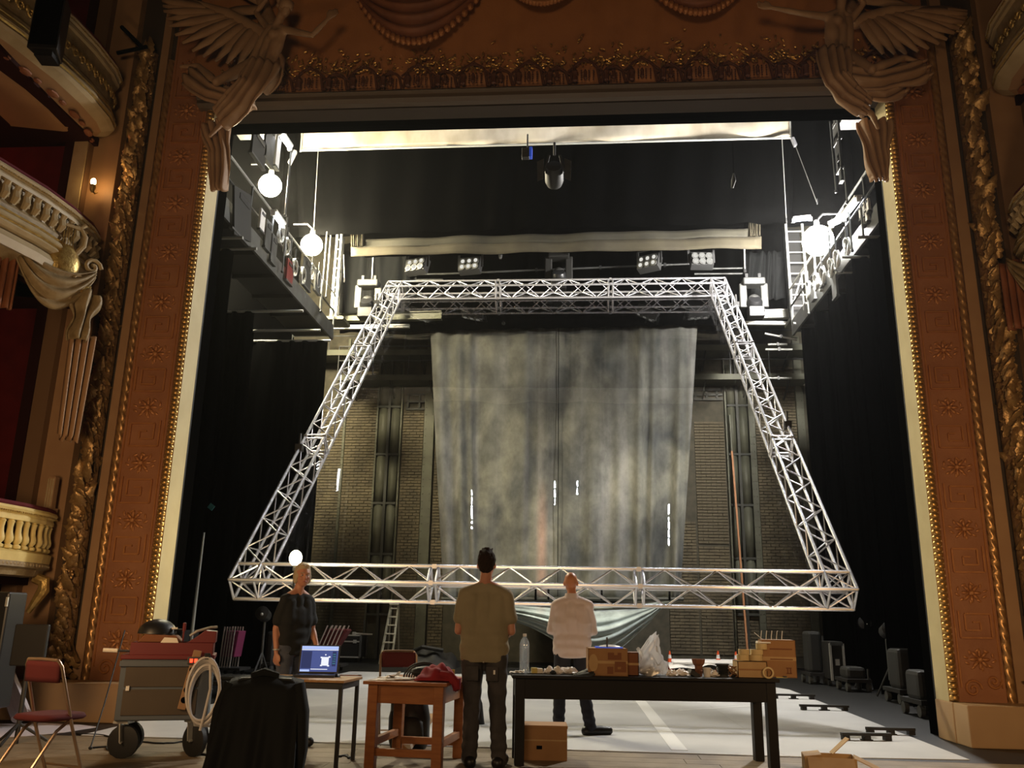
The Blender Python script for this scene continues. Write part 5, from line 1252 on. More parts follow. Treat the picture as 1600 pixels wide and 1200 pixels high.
# ---- laptop table and laptop
a0, a1 = G(525, 1203), G(549, 1189)
HL = P(530, 1064, a0.y-.03).z; print('laptop table', HL)
o = th('laptop_table', 'small table with a brown top and thin dark legs under the laptop', 'table', (a0.x-.42, (a0.y+a1.y)/2+.08, 0), -.06)
W_, D_ = .90, .52
MB().box((0, 0, HL-.011), (W_, D_, .022)).build('tabletop', 'paletop', o, bevel=.004); MB().box((0, 0, HL-.05), (W_-.04, D_-.04, .05)).build('frame', 'steel', o, bevel=.003)
for sx in (-1, 1):
    for sy in (-1, 1): MB().box((sx*(W_/2-.035), sy*(D_/2-.035), (HL-.06)/2), (.03, .03, HL-.06)).build('leg', 'steel', o)
p = G(490, 1058, HL); LP = V((p.x, p.y+.06, HL)); print('laptop', p)
lo = th('laptop', 'open black laptop showing a bluish drawing program', 'laptop', LP, .12)
MB().box((0, 0, .011), (.36, .25, .02)).build('keyboard_base', 'plasticblack', lo, bevel=.004)
Rl = M.Rotation(-.22, 3, 'X'); c0 = V((0, .115, .022))
hgt = .235
def scr(x, z, y=0): return c0+Rl @ V((x, y, z))
def sq(x0, z0, x1, z1, m, nm, y=-.008, t=.002):
    q = MB(); q.prism([(x0, z0), (x1, z0), (x1, z1), (x0, z1)], lambda p, s: scr(p[0], p[1], y-t*s)); return q.build(nm, m, lo)
q = MB(); q.prism([(-.18, 0), (.18, 0), (.18, hgt+.012), (-.18, hgt+.012)], lambda p, s: scr(p[0], p[1], .006-.012*s)); q.build('lid', 'plasticblack', lo, bevel=.003)
for nm, c, s in (('scr_blue', (.10, .13, .36), .75), ('scr_pale', (.45, .56, .95), 1.0), ('scr_dark', (.05, .06, .16), .7), ('scr_white', (.9, .92, 1), 1.0), ('scr_teal', (.1, .4, .45), .6)): T[nm] = emitter(nm, c, s)
scn = sq(-.165, .012, .165, hgt, 'scr_blue', 'screen')
def el(x0, z0, x1, z1, m): 
    q = MB(); q.prism([(x0, z0), (x1, z0), (x1, z1), (x0, z1)], lambda p, s: scr(p[0], p[1], -.0103-.0008*s)); return q.build('screen_element', m, scn)
el(-.165, hgt-.028, .165, hgt, 'scr_pale'); el(-.165, hgt-.036, .165, hgt-.03, 'scr_white'); el(-.165, .012, -.08, .03, 'scr_pale'); el(-.07, .03, .08, .036, 'scr_white'); el(-.16, .04, -.07, .19, 'scr_dark'); el(.02, .065, .085, .14, 'scr_white')
for (x, z) in ((.01, .13), (.08, .135), (.012, .06), (.075, .058)): el(x, z, x+.018, z+.012, 'scr_white')
el(.048, .155, .06, .165, 'scr_white'); el(.115, .06, .15, .19, 'scr_dark'); 
for k in range(5): el(.12, .08+.02*k, .145, .088+.02*k, 'scr_teal')
p = G(521, 1058, HL); o = th('computer_mouse', 'black computer mouse right of the laptop', 'mouse', (p.x+.02, p.y+.03, HL), .2); q = MB(); q.sph((0, 0, .0), (.032, .055, .034), 14, 8); q.v = [V((v.x, v.y, max(0, v.z))) for v in q.v]; q.build('body', 'plasticblack', o, True); MB().box((0, .03, .028), (.006, .02, .01)).build('wheel', 'grey', o)
p = G(540, 1057, HL); o = th('dark_ruler', 'flat dark strip lying at the table edge beyond the mouse', 'ruler', (p.x+.02, p.y+.1, HL), .05); MB().box((0, 0, .004), (.2, .05, .008)).build('strip', 'carddark', o, bevel=.002); MB().box((.08, 0, .009), (.02, .04, .004)).build('end_mark', 'steel', o)

# ---- tool trolley at left
A_, B_ = G(166, 1191), G(268, 1184)
cc = (A_+B_)/2; rzc = math.atan2(B_.y-A_.y, B_.x-A_.x)*.55; k = .0067
tr = th('tool_trolley', 'grey tool trolley on big castors with a red tray at the left', 'trolley', (cc.x+.03, cc.y+.30, 0), rzc)
ZT_ = P(240, 1030, cc.y+.05).z; print('trolley', ZT_, cc, rzc)
Wt, Dt = .76, .52; z0 = .31
MB().box((0, 0, (z0+ZT_)/2), (Wt, Dt, ZT_-z0)).build('cabinet', 'cartframe', tr, bevel=.012)
MB().box((-.03, -Dt/2-.004, .31+(ZT_-z0)*.30), (Wt*.80, .012, (ZT_-z0)*.42)).build('front_panel', 'cartpanel', tr, bevel=.004); MB().box((-.03, -Dt/2-.004, .31+(ZT_-z0)*.75), (Wt*.80, .012, (ZT_-z0)*.40)).build('front_panel', 'cartpanel', tr, bevel=.004)
MB().box((-.30, -Dt/2-.016, .31+(ZT_-z0)*.53), (.03, .02, .04)).build('latch', 'white', tr, bevel=.004)
MB().box((0, -Dt/2-.01, ZT_-.035), (Wt+.02, .03, .05)).build('top_frame', 'cartframe', tr, bevel=.006)
MB().box((0, 0, ZT_+.02), (Wt+.02, Dt+.02, .04)).build('red_tray', 'redpaint', tr, bevel=.006)
for sx in (-1, 1):
    for sy in (-1, 1):
        c = MB(); R = M.Rotation(pi/2, 3, 'Y'); c.lathe([(.02, -.03), (.10, -.03), (.135, -.022), (.135, .022), (.10, .03), (.02, .03)], 22, (0, 0, .135), R); w = c.build('castor_wheel', 'rubber', tr, True); w.location = (sx*(Wt/2-.09), sy*(Dt/2-.10), 0); w.rotation_euler = (0, 0, 1.0-.25*sx)
        f = MB()
        for e in (-1, 1): f.bar((e*.045, 0, .135), (e*.045, .02, .29), .01, .07, up=(1, 0, 0))
        f.box((0, .02, .295), (.13, .13, .02)); f.tube([(-.06, 0, .135), (.06, 0, .135)], .012, 8); f.build('castor_fork', 'pipe', w)
MB().tube([(Wt/2-.1, -Dt/2+.02, .30), (Wt/2-.1, -Dt/2-.05, .28), (Wt/2+.04, -Dt/2-.05, .27)], .016, 6).build('brake_lever', 'pipe', tr)
ps = th('power_strip', 'slanted white power strip on the trolley front beside the hose', 'power strip', tr.matrix_basis @ V((.30, -Dt/2-.02, .50)), rzc)
ps.location = V((cc.x+.03, cc.y+.30, 0))+M.Rotation(rzc, 3, 'Z') @ V((.20, -Dt/2-.03, .55))
MB().box((0, 0, .1), (.07, .035, .5), M.Rotation(.17, 3, 'Y')).build('body', 'flat', ps, bevel=.006)
for i in range(5): 
    c = M.Rotation(.17, 3, 'Y') @ V((0, 0, -.17+.085*i)); MB().lathe([(0, 0), (.026, 0), (.026, .004), (0, .004)], 14, V((0, -.019, .1))+c, M.Rotation(pi/2, 3, 'X')).build('socket', 'black', ps)
pr = th('pilot_switch', 'small box with two red pilot lights on the trolley edge', 'switch', V((cc.x+.03, cc.y+.30, 0))+M.Rotation(rzc, 3, 'Z') @ V((.22, -Dt/2-.05, ZT_-.005)), rzc)
MB().box((0, 0, 0), (.11, .05, .06)).build('box', 'grey', pr, bevel=.004)
for x in (-.022, .016): MB().box((x, -.027, 0), (.024, .006, .03)).build('pilot_light', 'redled', pr)
hs = th('hose_coil', 'coil of clear white hose hanging on the right side of the trolley', 'hose', V((cc.x+.03, cc.y+.30, 0))+M.Rotation(rzc, 3, 'Z') @ V((.33, -Dt/2-.09, .58)), rzc+.1)
for i in range(7):
    e = 1-.015*i; q = MB(); q.tube([(.135*e*math.cos(a)+.004*i-.01, -.02+.012*(i % 4), .26*e*math.sin(a)-.012*(i)) for a in [2*pi*j/30 for j in range(31)]], .0125, 7, False); q.build('loop', 'hose', hs, True)
MB().box((0, .01, .27), (.05, .08, .05)).build('hook', 'rubber', hs, bevel=.006); MB().tube([(.03, -.03, .2), (.05, -.03, 0), (.02, -.03, -.22), (-.0, -.03, -.34)], .012, 7).build('loose_end', 'hose', hs, True)
top = V((cc.x+.03, cc.y+.30, ZT_+.04)); RZ = M.Rotation(rzc, 3, 'Z')
tb = th('tool_box', 'open red tool box lying on the trolley', 'tool box', top+RZ @ V((.0, 0, 0)), rzc); tb.scale = (.95, 1, 1)
for (a, c) in (((-.34, -.2), (.38, -.2)), ((-.34, .2), (.38, .2)), ((-.34, -.2), (-.34, .2)), ((.38, -.2), (.38, .2))): MB().bar((a[0], a[1], .05), (c[0], c[1], .05), .012, .10).build('side', 'redpaint', tb)
MB().bb((-.34, -.2, 0), (.38, .2, .012)).build('bottom', 'redpaint', tb)
q = MB(); q.prism([(.14, .10), (.40, .10), (.40, .2), (.30, .21), (.22, .15)], lambda p, s: (p[0], -.19+.38*s, p[1])); q.build('raised_end', 'redpaint', tb, bevel=.006)
q = MB(); q.prism([(-.30, .10), (.10, .10), (.04, .16), (-.24, .17)], lambda p, s: (p[0], -.15+.3*s, p[1])); q.build('tool_heap', 'carddark', tb, bevel=.01)
q = MB(); q.prism([(-.09, .10), (.07, .10), (.05, .14), (-.06, .145)], lambda p, s: (p[0], -.203+.01*s, p[1])); q.build('pale_label', 'paper', tb)
MB().tube([(.16, -.1, .16), (.22, -.14, .20), (.34, -.12, .235), (.40, -.1, .24)], .012, 6).build('spanner', 'pipe', tb, True)
MB().lathe([(.008, .1), (.008, .2), (.016, .2), (.016, .27), (.0, .275)], 10, (.10, -.1, 0)).build('screwdriver', 'redpaint', tb, True)
hp = th('helmet', 'dark round cap with a small peak on top of the trolley', 'cap', top+RZ @ V((-.14, .02, .172)), rzc+.2)
q = MB(); q.sph((0, 0, 0), (.17, .16, .13), 18, 10); q.v = [V((v.x, v.y, max(0, v.z))) for v in q.v]; q.build('crown', 'plasticblack', hp, True); q = MB(); q.prism([(.10, -.1), (.22, -.07), (.24, 0), (.22, .07), (.10, .1)], lambda p, s: (p[0], p[1], .03+.012*s)); q.build('peak', 'plasticblack', hp); MB().box((.13, -.11, .05), (.05, .02, .016)).build('badge', 'white', hp)
ch = th('hand_tool', 'pale handled tool sticking out on the left of the trolley', 'tool', top+RZ @ V((-.46, -.1, 0)), rzc)
MB().tube([(-.10, 0, .03), (.02, 0, .025)], .018, 8).build('handle', 'paper', ch, True); MB().tube([(.02, 0, .025), (.16, .02, .02), (.2, .02, .012)], .01, 6).build('blade', 'steel', ch)
# cables on the boards
def floorcable(pts, lab, r=.008, m='rubber'):
    ps_ = [G(*a) for a in pts]; o = th('floor_cable', lab, 'cable', ps_[0]); sm = []
    for i in range(len(ps_)-1):
        for t in range(5): 
            a = ps_[i].lerp(ps_[i+1], t/5); sm.append(a+V((.02*math.sin(t*2.1+i), .015*math.cos(t*1.7+i*2), r)))
    sm.append(ps_[-1]+V((0, 0, r))); MB().tube(sm, r, 6).build('lead', m, o, True, True); MB().sph(ps_[-1]+V((0, 0, r+.004)), (.02, .02, .012), 8, 5).build('plug', m, o, True, True); return o
floorcable([(110, 1147), (160, 1150), (215, 1160), (255, 1163), (290, 1160)], 'black cable crossing the boards under the trolley'); floorcable([(140, 1170), (165, 1168), (175, 1180)], 'short black cable by the left castor'); floorcable([(300, 1175), (340, 1186), (400, 1192)], 'black cable from the trolley towards the front chair'); floorcable([(400, 1195), (440, 1188), (470, 1192)], 'black cable under the draped chair')
floorcable([(528, 1184), (540, 1181), (545, 1186)], 'short tangled cable beside the laptop table legs')
p0, p1 = G(141, 1172), P(195, 985, 9.0); o = th('leaning_cable', 'thin cord hanging from the wall down to the boards left of the trolley', 'cord', p0)
MB().tube([p0+V((0, 0, .02)), p0.lerp(p1, .4)+V((0, 0, -.05)), p1], .007, 5).build('cord', 'rubber', o, True, True); MB().sph(p0+V((0, 0, .018)), (.02, .02, .016), 8, 5).build('plug', 'rubber', o, True, True)
# ---- far left: black stand, monitor panel, rolled vinyl
p = G(10, 1100); o = th('black_flight_box', 'tall black case at the left edge of the frame', 'case', (P(5, 1000, 8.6).x-.12, 8.6, 0))
zt = P(12, 925, 8.6).z; MB().box((0, 0, zt*.6), (.42, .3, zt*.8)).build('body', 'plasticblack', o, bevel=.02); MB().box((.2, -.16, zt*.93), (.02, .02, .09)).build('latch', 'pipe', o); MB().tube([(0, 0, 0), (0, 0, zt*.22)], .04, 8).build('stem', 'steel', o); MB().lathe([(.2, 0), (.2, .02), (.05, .05)], 14).build('base', 'steel', o, True)
p0, p1 = P(12, 1040, 8.3), P(72, 976, 8.3); o = th('monitor_panel', 'dark flat screen seen from behind on a stand behind the red chair', 'monitor', (P(42, 1040, 8.3).x, 8.3, 0), .08)
w = p1.x-p0.x; z0_, z1_ = p0.z, p1.z
MB().box((0, 0, (z0_+z1_)/2), (w, .05, z1_-z0_)).build('screen_back', 'dgear', o, bevel=.01); MB().box((0, .03, (z0_+z1_)/2), (w*.5, .04, (z1_-z0_)*.5)).build('mount', 'plasticblack', o, bevel=.01); MB().tube([(0, .02, 0), (0, .02, z1_-.1)], .022, 8).build('pole', 'steel', o, True)
for a in (0, 2.1, 4.2): MB().tube([(0, .02, .18), (.26*math.cos(a+.5), .02+.26*math.sin(a+.5), .015)], .014, 6).build('leg', 'steel', o)
p = G(22, 1136); o = th('vinyl_roll', 'leaning roll of lilac-white vinyl behind the red chair', 'roll', (p.x, p.y+.1, 0))
a, c = V((p.x+.0, p.y+.1, .1)), P(2, 1040, p.y+.35)
d_ = (c-a); 
MB().tube([a, a+d_*1.15], .10, 18).build('outer_layer', 'lilac', o, True, True)
MB().tube([a-d_.normalized()*.004, a+d_*.05], [.07, .07], 14).build('inner_layer', 'white', o, True, True)
MB().prism([(-.11, 0), (.11, 0), (.10, .95*d_.length), (-.10, .95*d_.length)], lambda q, s: a+d_.normalized()*q[1]+V((q[0]*1.0+.06, -.105-.004*s, 0))).build('loose_flap', 'lilac', o, False, True)
p = G(60, 1150); o = th('vinyl_sheet', 'pale vinyl sheet lying on the boards at the left', 'vinyl', (p.x, p.y, 0))
pl_ = [G(-60, 1140), G(0, 1132), G(60, 1131), G(125, 1134), G(150, 1137), G(100, 1145), G(40, 1151), G(-60, 1156)]
MB().prism([(q.x, q.y) for q in pl_], lambda q, s: (q[0], q[1], .002+.005*s)).build('sheet', 'lilac', o, False, True); MB().prism([(pl_[2].x, pl_[2].y), (pl_[3].x, pl_[3].y), (pl_[4].x, pl_[4].y)], lambda q, s: (q[0], q[1], .008+.003*s)).build('curled_edge', 'lilac', o, False, True)

# ---- upstage things
p = G(608, 1037); o = th('step_ladder', 'tall aluminium step ladder standing against the dark back of the stage', 'ladder', (p.x, p.y, 0))
zt = P(612, 944, p.y).z; wb_, wt_ = .31*1.0, .19
for s_ in (-1, 1):
    MB().bar((s_*wb_*.5-.03, -.3, 0), (s_*wt_*.5+.05, .1, zt), .05, .04).build('stile', 'ladder', o)
    MB().bar((s_*wb_*.5-.03, .6, 0), (s_*wt_*.5+.05, .14, zt), .04, .03).build('rear_leg', 'ladder', o)
for i in range(7):
    t = (i+.5)/7; w = wb_+(wt_-wb_)*t; MB().box((.08*t-.03, -.3+.4*t, zt*t), (w, .10, .035)).build('tread', 'ladder', o, bevel=.004)
MB().box((.05, .1, zt), (.26, .2, .05)).build('top_cap', 'ladder', o, bevel=.01)
def case(p, w, d, h, lab, rz=0, m='dgear', label=False):
    o = th('flight_case', lab, 'case', (p.x, p.y+d/2, 0), rz)
    MB().box((0, 0, .12+h/2), (w, d, h)).build('body', m, o, bevel=.01)
    for sx in (-1, 1):
        for sy in (-1, 1): MB().box((sx*w/2, sy*d/2, .12+h/2), (.05, .05, h)).build('corner_edge', 'grey', o)
    for z_ in (.13, .12+h*.72, .12+h): MB().box((0, -d/2-.004, z_), (w, .02, .035)).build('edge_trim', 'pipe' if label else 'grey', o)
    if label: MB().box((-w*.28, -d/2-.01, .12+h*.45), (w*.3, .008, h*.35)).build('paper_label', 'white', o)
    for sx in (-.35, .35): MB().box((w*sx, -d/2-.014, .12+h*.72), (.09, .02, .09)).build('catch', 'pipe', o, bevel=.004)
    for sx in (-1, 1):
        for sy in (-1, 1): MB().lathe([(.01, -.02), (.05, -.02), (.055, 0), (.05, .02), (.01, .02)], 12, (sx*(w/2-.1), sy*(d/2-.1), .055), M.Rotation(pi/2, 3, 'Y')).build('castor', 'rubber', o, True)
    return o
p = G(543, 1034, 0); yy = 23.6; xl, xr = P(510, 1010, yy).x, P(567, 1010, yy).x; hh = P(540, 992, yy).z
o = case(V(((xl+xr)/2, yy-.3, 0)), xr-xl, .7, hh-.12, 'black flight case with a white label upstage left of the ladder', 0, 'dgear', True); topc = hh
o = th('pipe_clamp', 'small pale pipe fitting lying on the flight case', 'fitting', P(565, 988, yy)); o.location.z = topc; MB().tube([(-.2, 0, .04), (.3, 0, .02)], .025, 6).build('pipe', 'pipe', o); MB().tube([(.05, 0, .02), (.05, 0, .4)], .015, 6).build('upright', 'grey', o); MB().box((-.2, 0, .04), (.09, .08, .08)).build('coupler', 'pipe', o, bevel=.01)
o = th('cable_heap', 'pale cable bits heaped on the left end of the flight case', 'cable', P(522, 988, yy-.1)); o.location.z = topc; q = MB(); q.tube([(.16*math.cos(t*.9), .08*math.sin(t*1.3), .04+.03*math.sin(t*.7)) for t in range(26)], .018, 5, False); q.build('loops', 'grey', o, True); MB().sph((.2, 0, .04), (.05, .05, .04), 8, 6).build('plug', 'white', o, True)
# stacks of folding chairs leaning in trolleys
def chairtrolley(px0, px1, py0, py1, Y, n, lean, lab, m):
    a, c = P(px0, py1, Y), P(px1, py0, Y); w = c.x-a.x; h = c.z-.12
    o = th('chair_trolley', lab, 'trolley', (a.x, Y, 0))
    MB().box((w/2, .2, .13), (w+.25, .6, .05)).build('platform', 'steel', o); 
    for sx in (0, 1):
        for sy in (0, 1): MB().lathe([(.01, -.02), (.05, -.02), (.05, .02), (.01, .02)], 12, (sx*w, .4*sy, .055), M.Rotation(pi/2, 3, 'Y')).build('castor', 'rubber', o, True)
    for i in range(n):
        x = w*(i+.5)/n*(1 if lean == 0 else .75)
        f = th('stacked_chair', f'folded chair in the {"upright purple" if lean < .1 else "leaning red"} trolley row, {("first", "second", "third", "fourth", "fifth", "sixth")[i]} from the left', 'chair', (a.x+x, Y, .155), 0, 'folded chairs in the '+('purple' if lean < .1 else 'red')+' row')
        s0, s1 = V((0, 0, 0)), V((lean, 0, h-.03))
        MB().bar(s0+V((0, -.03, 0)), s1+V((0, -.03, 0)), .018, .022).build('frame_tube', 'chromepale', f); MB().bar(s0+V((0, .4, 0)), s1+V((0, .4, 0)), .018, .02).build('frame_tube', 'chromepale', f)
        MB().bar(s0+V((.03, .2, .2)), s1+V((.045, .2, -.08)), .38, .062, up=(1, 0, 0)).build('plush_pad', m, f, bevel=.01)
    return o
T['chromepale'] = mat('pale chrome', (.75, .66, .62), .3, .5)
chairtrolley(341, 374, 980, 1040, 17.5, 5, .04, 'trolley of folded plush chairs standing upright at the far left', 'purple')
chairtrolley(484, 530, 978, 1022, 19.5, 5, .32, 'trolley of folded red chairs leaning behind the woman', 'seatred')
# upright poles far left, dark stands
p = P(302, 976, 14.0); o = th('lighting_stand', 'pale upright pole of a lighting stand by the left masking', 'stand', (P(303, 960, 14).x, 14, 0)); zt = P(313, 832, 14.0).z
MB().tube([(0, 0, .0), (0, 0, zt*.5), (.02, 0, zt)], [.03, .03, .016], 8).build('pole', 'pipe', o, True)
for a in (0.3, 2.4, 4.5): MB().tube([(0, 0, .5), (.4*math.cos(a), .4*math.sin(a), .02)], .018, 6).build('leg', 'steel', o)
o = th('teal_sticker', 'small teal sign hanging on the left masking', 'sign', P(330, 792, 14.3)); MB().box((0, 0, 0), (.10, .012, .09), M.Rotation(.6, 3, 'Y')).build('plate', 'teal', o); MB().tube([(0, .02, .03), (0, .02, .3)], .005, 5).build('cord', 'black', o)
def gear(px0, px1, py0, py1, Y, lab, name, cat, kind, m='dgear'):
    a, c = P(px0, py1, Y), P(px1, py0, Y); w = c.x-a.x; h = c.z; o = th(name, lab, cat, ((a.x+c.x)/2, Y, 0))
    if kind == 'stand':
        MB().tube([(0, 0, .3), (0, 0, h)], .025, 8).build('pole', 'grey', o)
        for t in (0.4, 2.5, 4.6): MB().tube([(0, 0, .5), (w*.6*math.cos(t), .4*math.sin(t), .02)], .02, 6).build('leg', 'steel', o)
        MB().lathe([(.02, -.14), (.12, -.12), (.13, .1), (.02, .14)], 12, (0, -.1, h), M.Rotation(1.3, 3, 'X')).build('lamp_head', m, o, True); MB().sph((0.02, -.24, h), .03, 8, 6).build('lens', 'pipe', o, True)
    elif kind == 'dolly':
        MB().box((0, 0, .2), (w, .8, .06)).build('platform', m, o); MB().box((0, 0, .2+(h-.2)/2), (w*.8, .5, h-.24)).build('load', 'dgear2', o, bevel=.06)
        for sx in (-1, 1):
            for sy in (-1, 1): MB().lathe([(.01, -.03), (.08, -.03), (.085, .03), (.01, .03)], 14, (sx*w*.42, sy*.3, .086), M.Rotation(pi/2, 3, 'Y')).build('wheel', 'grey', o, True)
        MB().tube([(w*.4, -.35, .2), (w*.4, -.35, h*.9)], .02, 6).build('upright', 'steel', o)
    elif kind == 'rack':
        MB().box((0, 0, .12+h*.45), (w*.96, .6, h*.85)).build('body', m, o, bevel=.01)
        for sx in (-1, 1): MB().bar((sx*w*.46, -.32, .12), (sx*w*.46, -.32, h*.97), .05, .04).build('edge_post', 'pipe', o)
        MB().bar((-w*.46, -.32, h*.96), (w*.46, -.32, h*.96), .05, .06).build('top_edge', 'grey', o); MB().box((0, -.31, h*.55), (w*.3, .02, .12)).build('latch', 'pipe', o)
        for sx in (-1, 1): MB().lathe([(.01, -.03), (.055, -.03), (.055, .03), (.01, .03)], 12, (sx*w*.35, 0, .058), M.Rotation(pi/2, 3, 'Y')).build('castor', 'rubber', o, True)
    return o
for args in ((1292, 1310, 1003, 1049, 18.8, 'dark rack case with pale metal edges by the right masking', 'rack_case', 'case', 'rack'),
             (1258, 1280, 985, 1048, 19.4, 'dark wheeled trolley left of the rack case at the right masking', 'gear_dolly', 'dolly', 'dolly'),
             (1392, 1440, 1012, 1075, 15.2, 'dark loaded dolly near the right edge of the stage opening', 'gear_dolly', 'dolly', 'dolly'),
             (1422, 1456, 1045, 1090, 13.2, 'low dark dolly with a pale edge behind the right reveal', 'gear_dolly', 'dolly', 'dolly'),
             (1314, 1350, 1040, 1062, 17.6, 'low pale-rimmed dolly lying right of the rack case', 'gear_dolly', 'dolly', 'dolly'),
             (1340, 1360, 975, 1060, 18.0, 'dark lamp stand right of the rack case', 'lamp_stand', 'stand', 'stand'),
             (1375, 1400, 985, 1065, 16.0, 'dark lamp stand beside the loaded dolly', 'lamp_stand', 'stand', 'stand'),
             (268, 300, 985, 1075, 14.5, 'dark rack case behind the tool trolley', 'rack_case', 'case', 'rack'),
             (330, 385, 1053, 1100, 13.5, 'low black platform in front of the purple chairs', 'gear_dolly', 'dolly', 'dolly'),
             (395, 425, 960, 1060, 16.5, 'dark lamp stand behind the woman', 'lamp_stand', 'stand', 'stand'),
             (415, 437, 985, 1055, 18.5, 'dark wheeled trolley behind the woman', 'gear_dolly', 'dolly', 'dolly')):
    gear(*args)
# dark padded bundle, pole, white sheet, cones
p = G(672, 1042); o = th('padded_bundle', 'black cloth bundle lying on the stage left of the man in khaki', 'bundle', (p.x, p.y, 0)); random.seed(3)
wB = P(712, 1040, p.y).x-P(632, 1040, p.y).x; hB = P(672, 1008, p.y).z
q = MB(); q.grid(lambda u, v: ((u-.5)*wB*1.1, (v-.5)*1.3, max(0, hB*(math.sin(pi*u)**.45)*(math.sin(pi*v)**.6)*(.85+.13*math.sin(u*11+v*7)+.08*math.sin(u*23)))), 40, 20); q.build('cloth', 'dgear', o, True, ang=None)
MB().tube([(-wB*.4, -.3, hB*.6), (-wB*.1, -.5, hB*.95), (wB*.3, -.45, hB*.8)], .05, 8).build('rolled_edge', 'dgear2', o, True)
p0, p1 = G(1170, 1046), P(1150, 698, 24.6); o = th('timber_pole', 'long thin orange timber pole leaning upright against the back wall', 'pole', p0)
MB().bar(p0, V((p1.x, 25.3, p1.z)), .07, .05).build('pole', 'pole', o, world=True); MB().bar(V((p1.x, 25.3, p1.z)), V((p1.x-.01, 25.32, p1.z+1.1)), .05, .04).build('grey_tip', 'ironpaint', o, world=True)
o = th('white_sheet', 'bright white folded sheeting on the floor along the back wall', 'sheet', (G(1090, 1042).x, 23.0, 0))
xa, xb = P(1010, 1040, 23).x, P(1140, 1040, 23).x; w = xb-xa
MB().grid(lambda u, v: ((u-.5)*w, (v-.5)*1.6, .08+.14*abs(math.sin(v*6+u*2))*(.6+.4*math.sin(u*17))), 40, 14).build('folded_sheet', 'white', o, True, ang=None)
for k in range(3): MB().tube([(-w*.45, -.6+.4*k, .22), (w*.4, -.55+.4*k, .24)], .05, 8).build('rolled_layer', 'white', o, True)
def cone(px, py, ytop, lab, Y=None):
    p = G(px, py); h = P(px, ytop, p.y).z; o = th('traffic_cone', lab, 'cone', (p.x, p.y, 0), 0, 'orange and white cones upstage')
    MB().box((0, 0, .015), (h*.55, h*.55, .03)).build('base', 'orange', o, bevel=.006); r0 = h*.19; f = lambda z: r0*(1-.8*z)
    for i, m in enumerate(('orange', 'white', 'orange', 'white', 'orange')): MB().lathe([(f(i/5)*1.0, .03+(h-.03)*i/5), (f((i+1)/5), .03+(h-.03)*(i+1)/5)], 14, cap=(i == 4)).build('band', m, o, True)
    return o
cone(1047, 1048, 1017, 'leaning orange and white cone right of the clear bag'); cone(1123, 1049, 1017, 'orange and white cone behind the dark reel'); cone(1151, 1049, 1018, 'orange cone half hidden behind the tape rolls')
# ghost light: bare bulb on a stand behind the woman
p = P(462, 872, 11.2); o = th('ghost_light', 'bare glaring bulb on a thin stand behind the woman', 'lamp', (p.x, p.y, 0))
MB().sph((0, 0, p.z), (.08, .08, .10), 14, 10).build('bulb', 'bulb', o, True); MB().lathe([(.02, p.z-.17), (.03, p.z-.16), (.03, p.z-.09), (.02, p.z-.08)], 10).build('socket', 'steel', o, True); MB().tube([(0, 0, .02), (0, 0, p.z-.12)], .015, 8).build('pole', 'steel', o); MB().lathe([(.2, 0), (.2, .02), (.03, .05)], 16).build('base', 'steel', o, True)
for z_ in (): pass
# ================================================================ FIGURES
def lim(mb, pts, rr, n=12):
    pts = [V(p) for p in pts]; mb.tube(pts, rr, n)
    for p, r in zip(pts, rr): mb.sph(p, r, 10, 8)
def hand(mb, w, d, thumb, s=1.0, curl=.5):
    d = V(d).normalized(); th_ = V(thumb); th_ = (th_-d*th_.dot(d)).normalized(); nrm = d.cross(th_).normalized()     # across = thumb side
    k = w+d*.085*s
    for t in (-.5, .0, .5): lim(mb, [w, k+th_*t*.055*s], [.022*s, .0165*s], 8)
    for i, L in enumerate((.072, .080, .075, .060)):
        b = k+th_*(.030-.021*i)*s; c = curl*(1+.08*i); pts = [b]; a = c*.6; dd = d
        for seg in (.45, .32, .23):
            dd = d*math.cos(a)-nrm*math.sin(a)*(1 if curl >= 0 else -1); pts.append(pts[-1]+dd*L*seg*s*1.15); a += c*.8
        lim(mb, pts, [.0105*s, .0098*s, .009*s, .0078*s], 8)
    b = w+d*.022*s+th_*.022*s; lim(mb, [b, b+(th_*.8+d*.7).normalized()*.035*s, b+(th_*.55+d*.9).normalized()*.062*s, b+(th_*.4+d*.95).normalized()*.085*s], [.014*s, .013*s, .011*s, .009*s], 8)
def head(mb, c, fwd, up, s=1.0):
    """c: centre of the head; s=1 -> 0.235 m tall"""
    f = V(fwd).normalized(); u = V(up); u = (u-f*u.dot(f)).normalized(); r = f.cross(u)
    R = M((r, f, u)).transposed(); q = lambda x, y, z: V(c)+R @ V((x*s, y*s, z*s))
    mb.sph(q(0, -.012, .022), [.076*s, .094*s, .094*s], 20, 14, R)      # skull
    mb.sph(q(0, .022, -.035), [.062*s, .068*s, .082*s], 16, 12, R)      # face
    mb.sph(q(0, .050, -.088), [.034*s, .030*s, .026*s], 12, 8, R)       # chin
    for x in (-1, 1):
        mb.sph(q(x*.077, -.012, -.012), [.011*s, .020*s, .032*s], 10, 8, R)   # ears
        mb.sph(q(x*.034, .072, -.026), [.022*s, .020*s, .016*s], 10, 8, R)    # cheeks
        mb.tube([q(x*.012, .086, .022), q(x*.045, .074, .024)], .010*s, 8)    # brow
    mb.tube([q(0, .088, .010), q(0, .104, -.022), q(0, .104, -.030)], [.009*s, .012*s, .014*s], 8); mb.sph(q(0, .100, -.028), .0135*s, 8, 6)
    mb.tube([q(-.022, .080, -.062), q(0, .090, -.060), q(.022, .080, -.062)], [.006*s, .010*s, .006*s], 8)
    return q
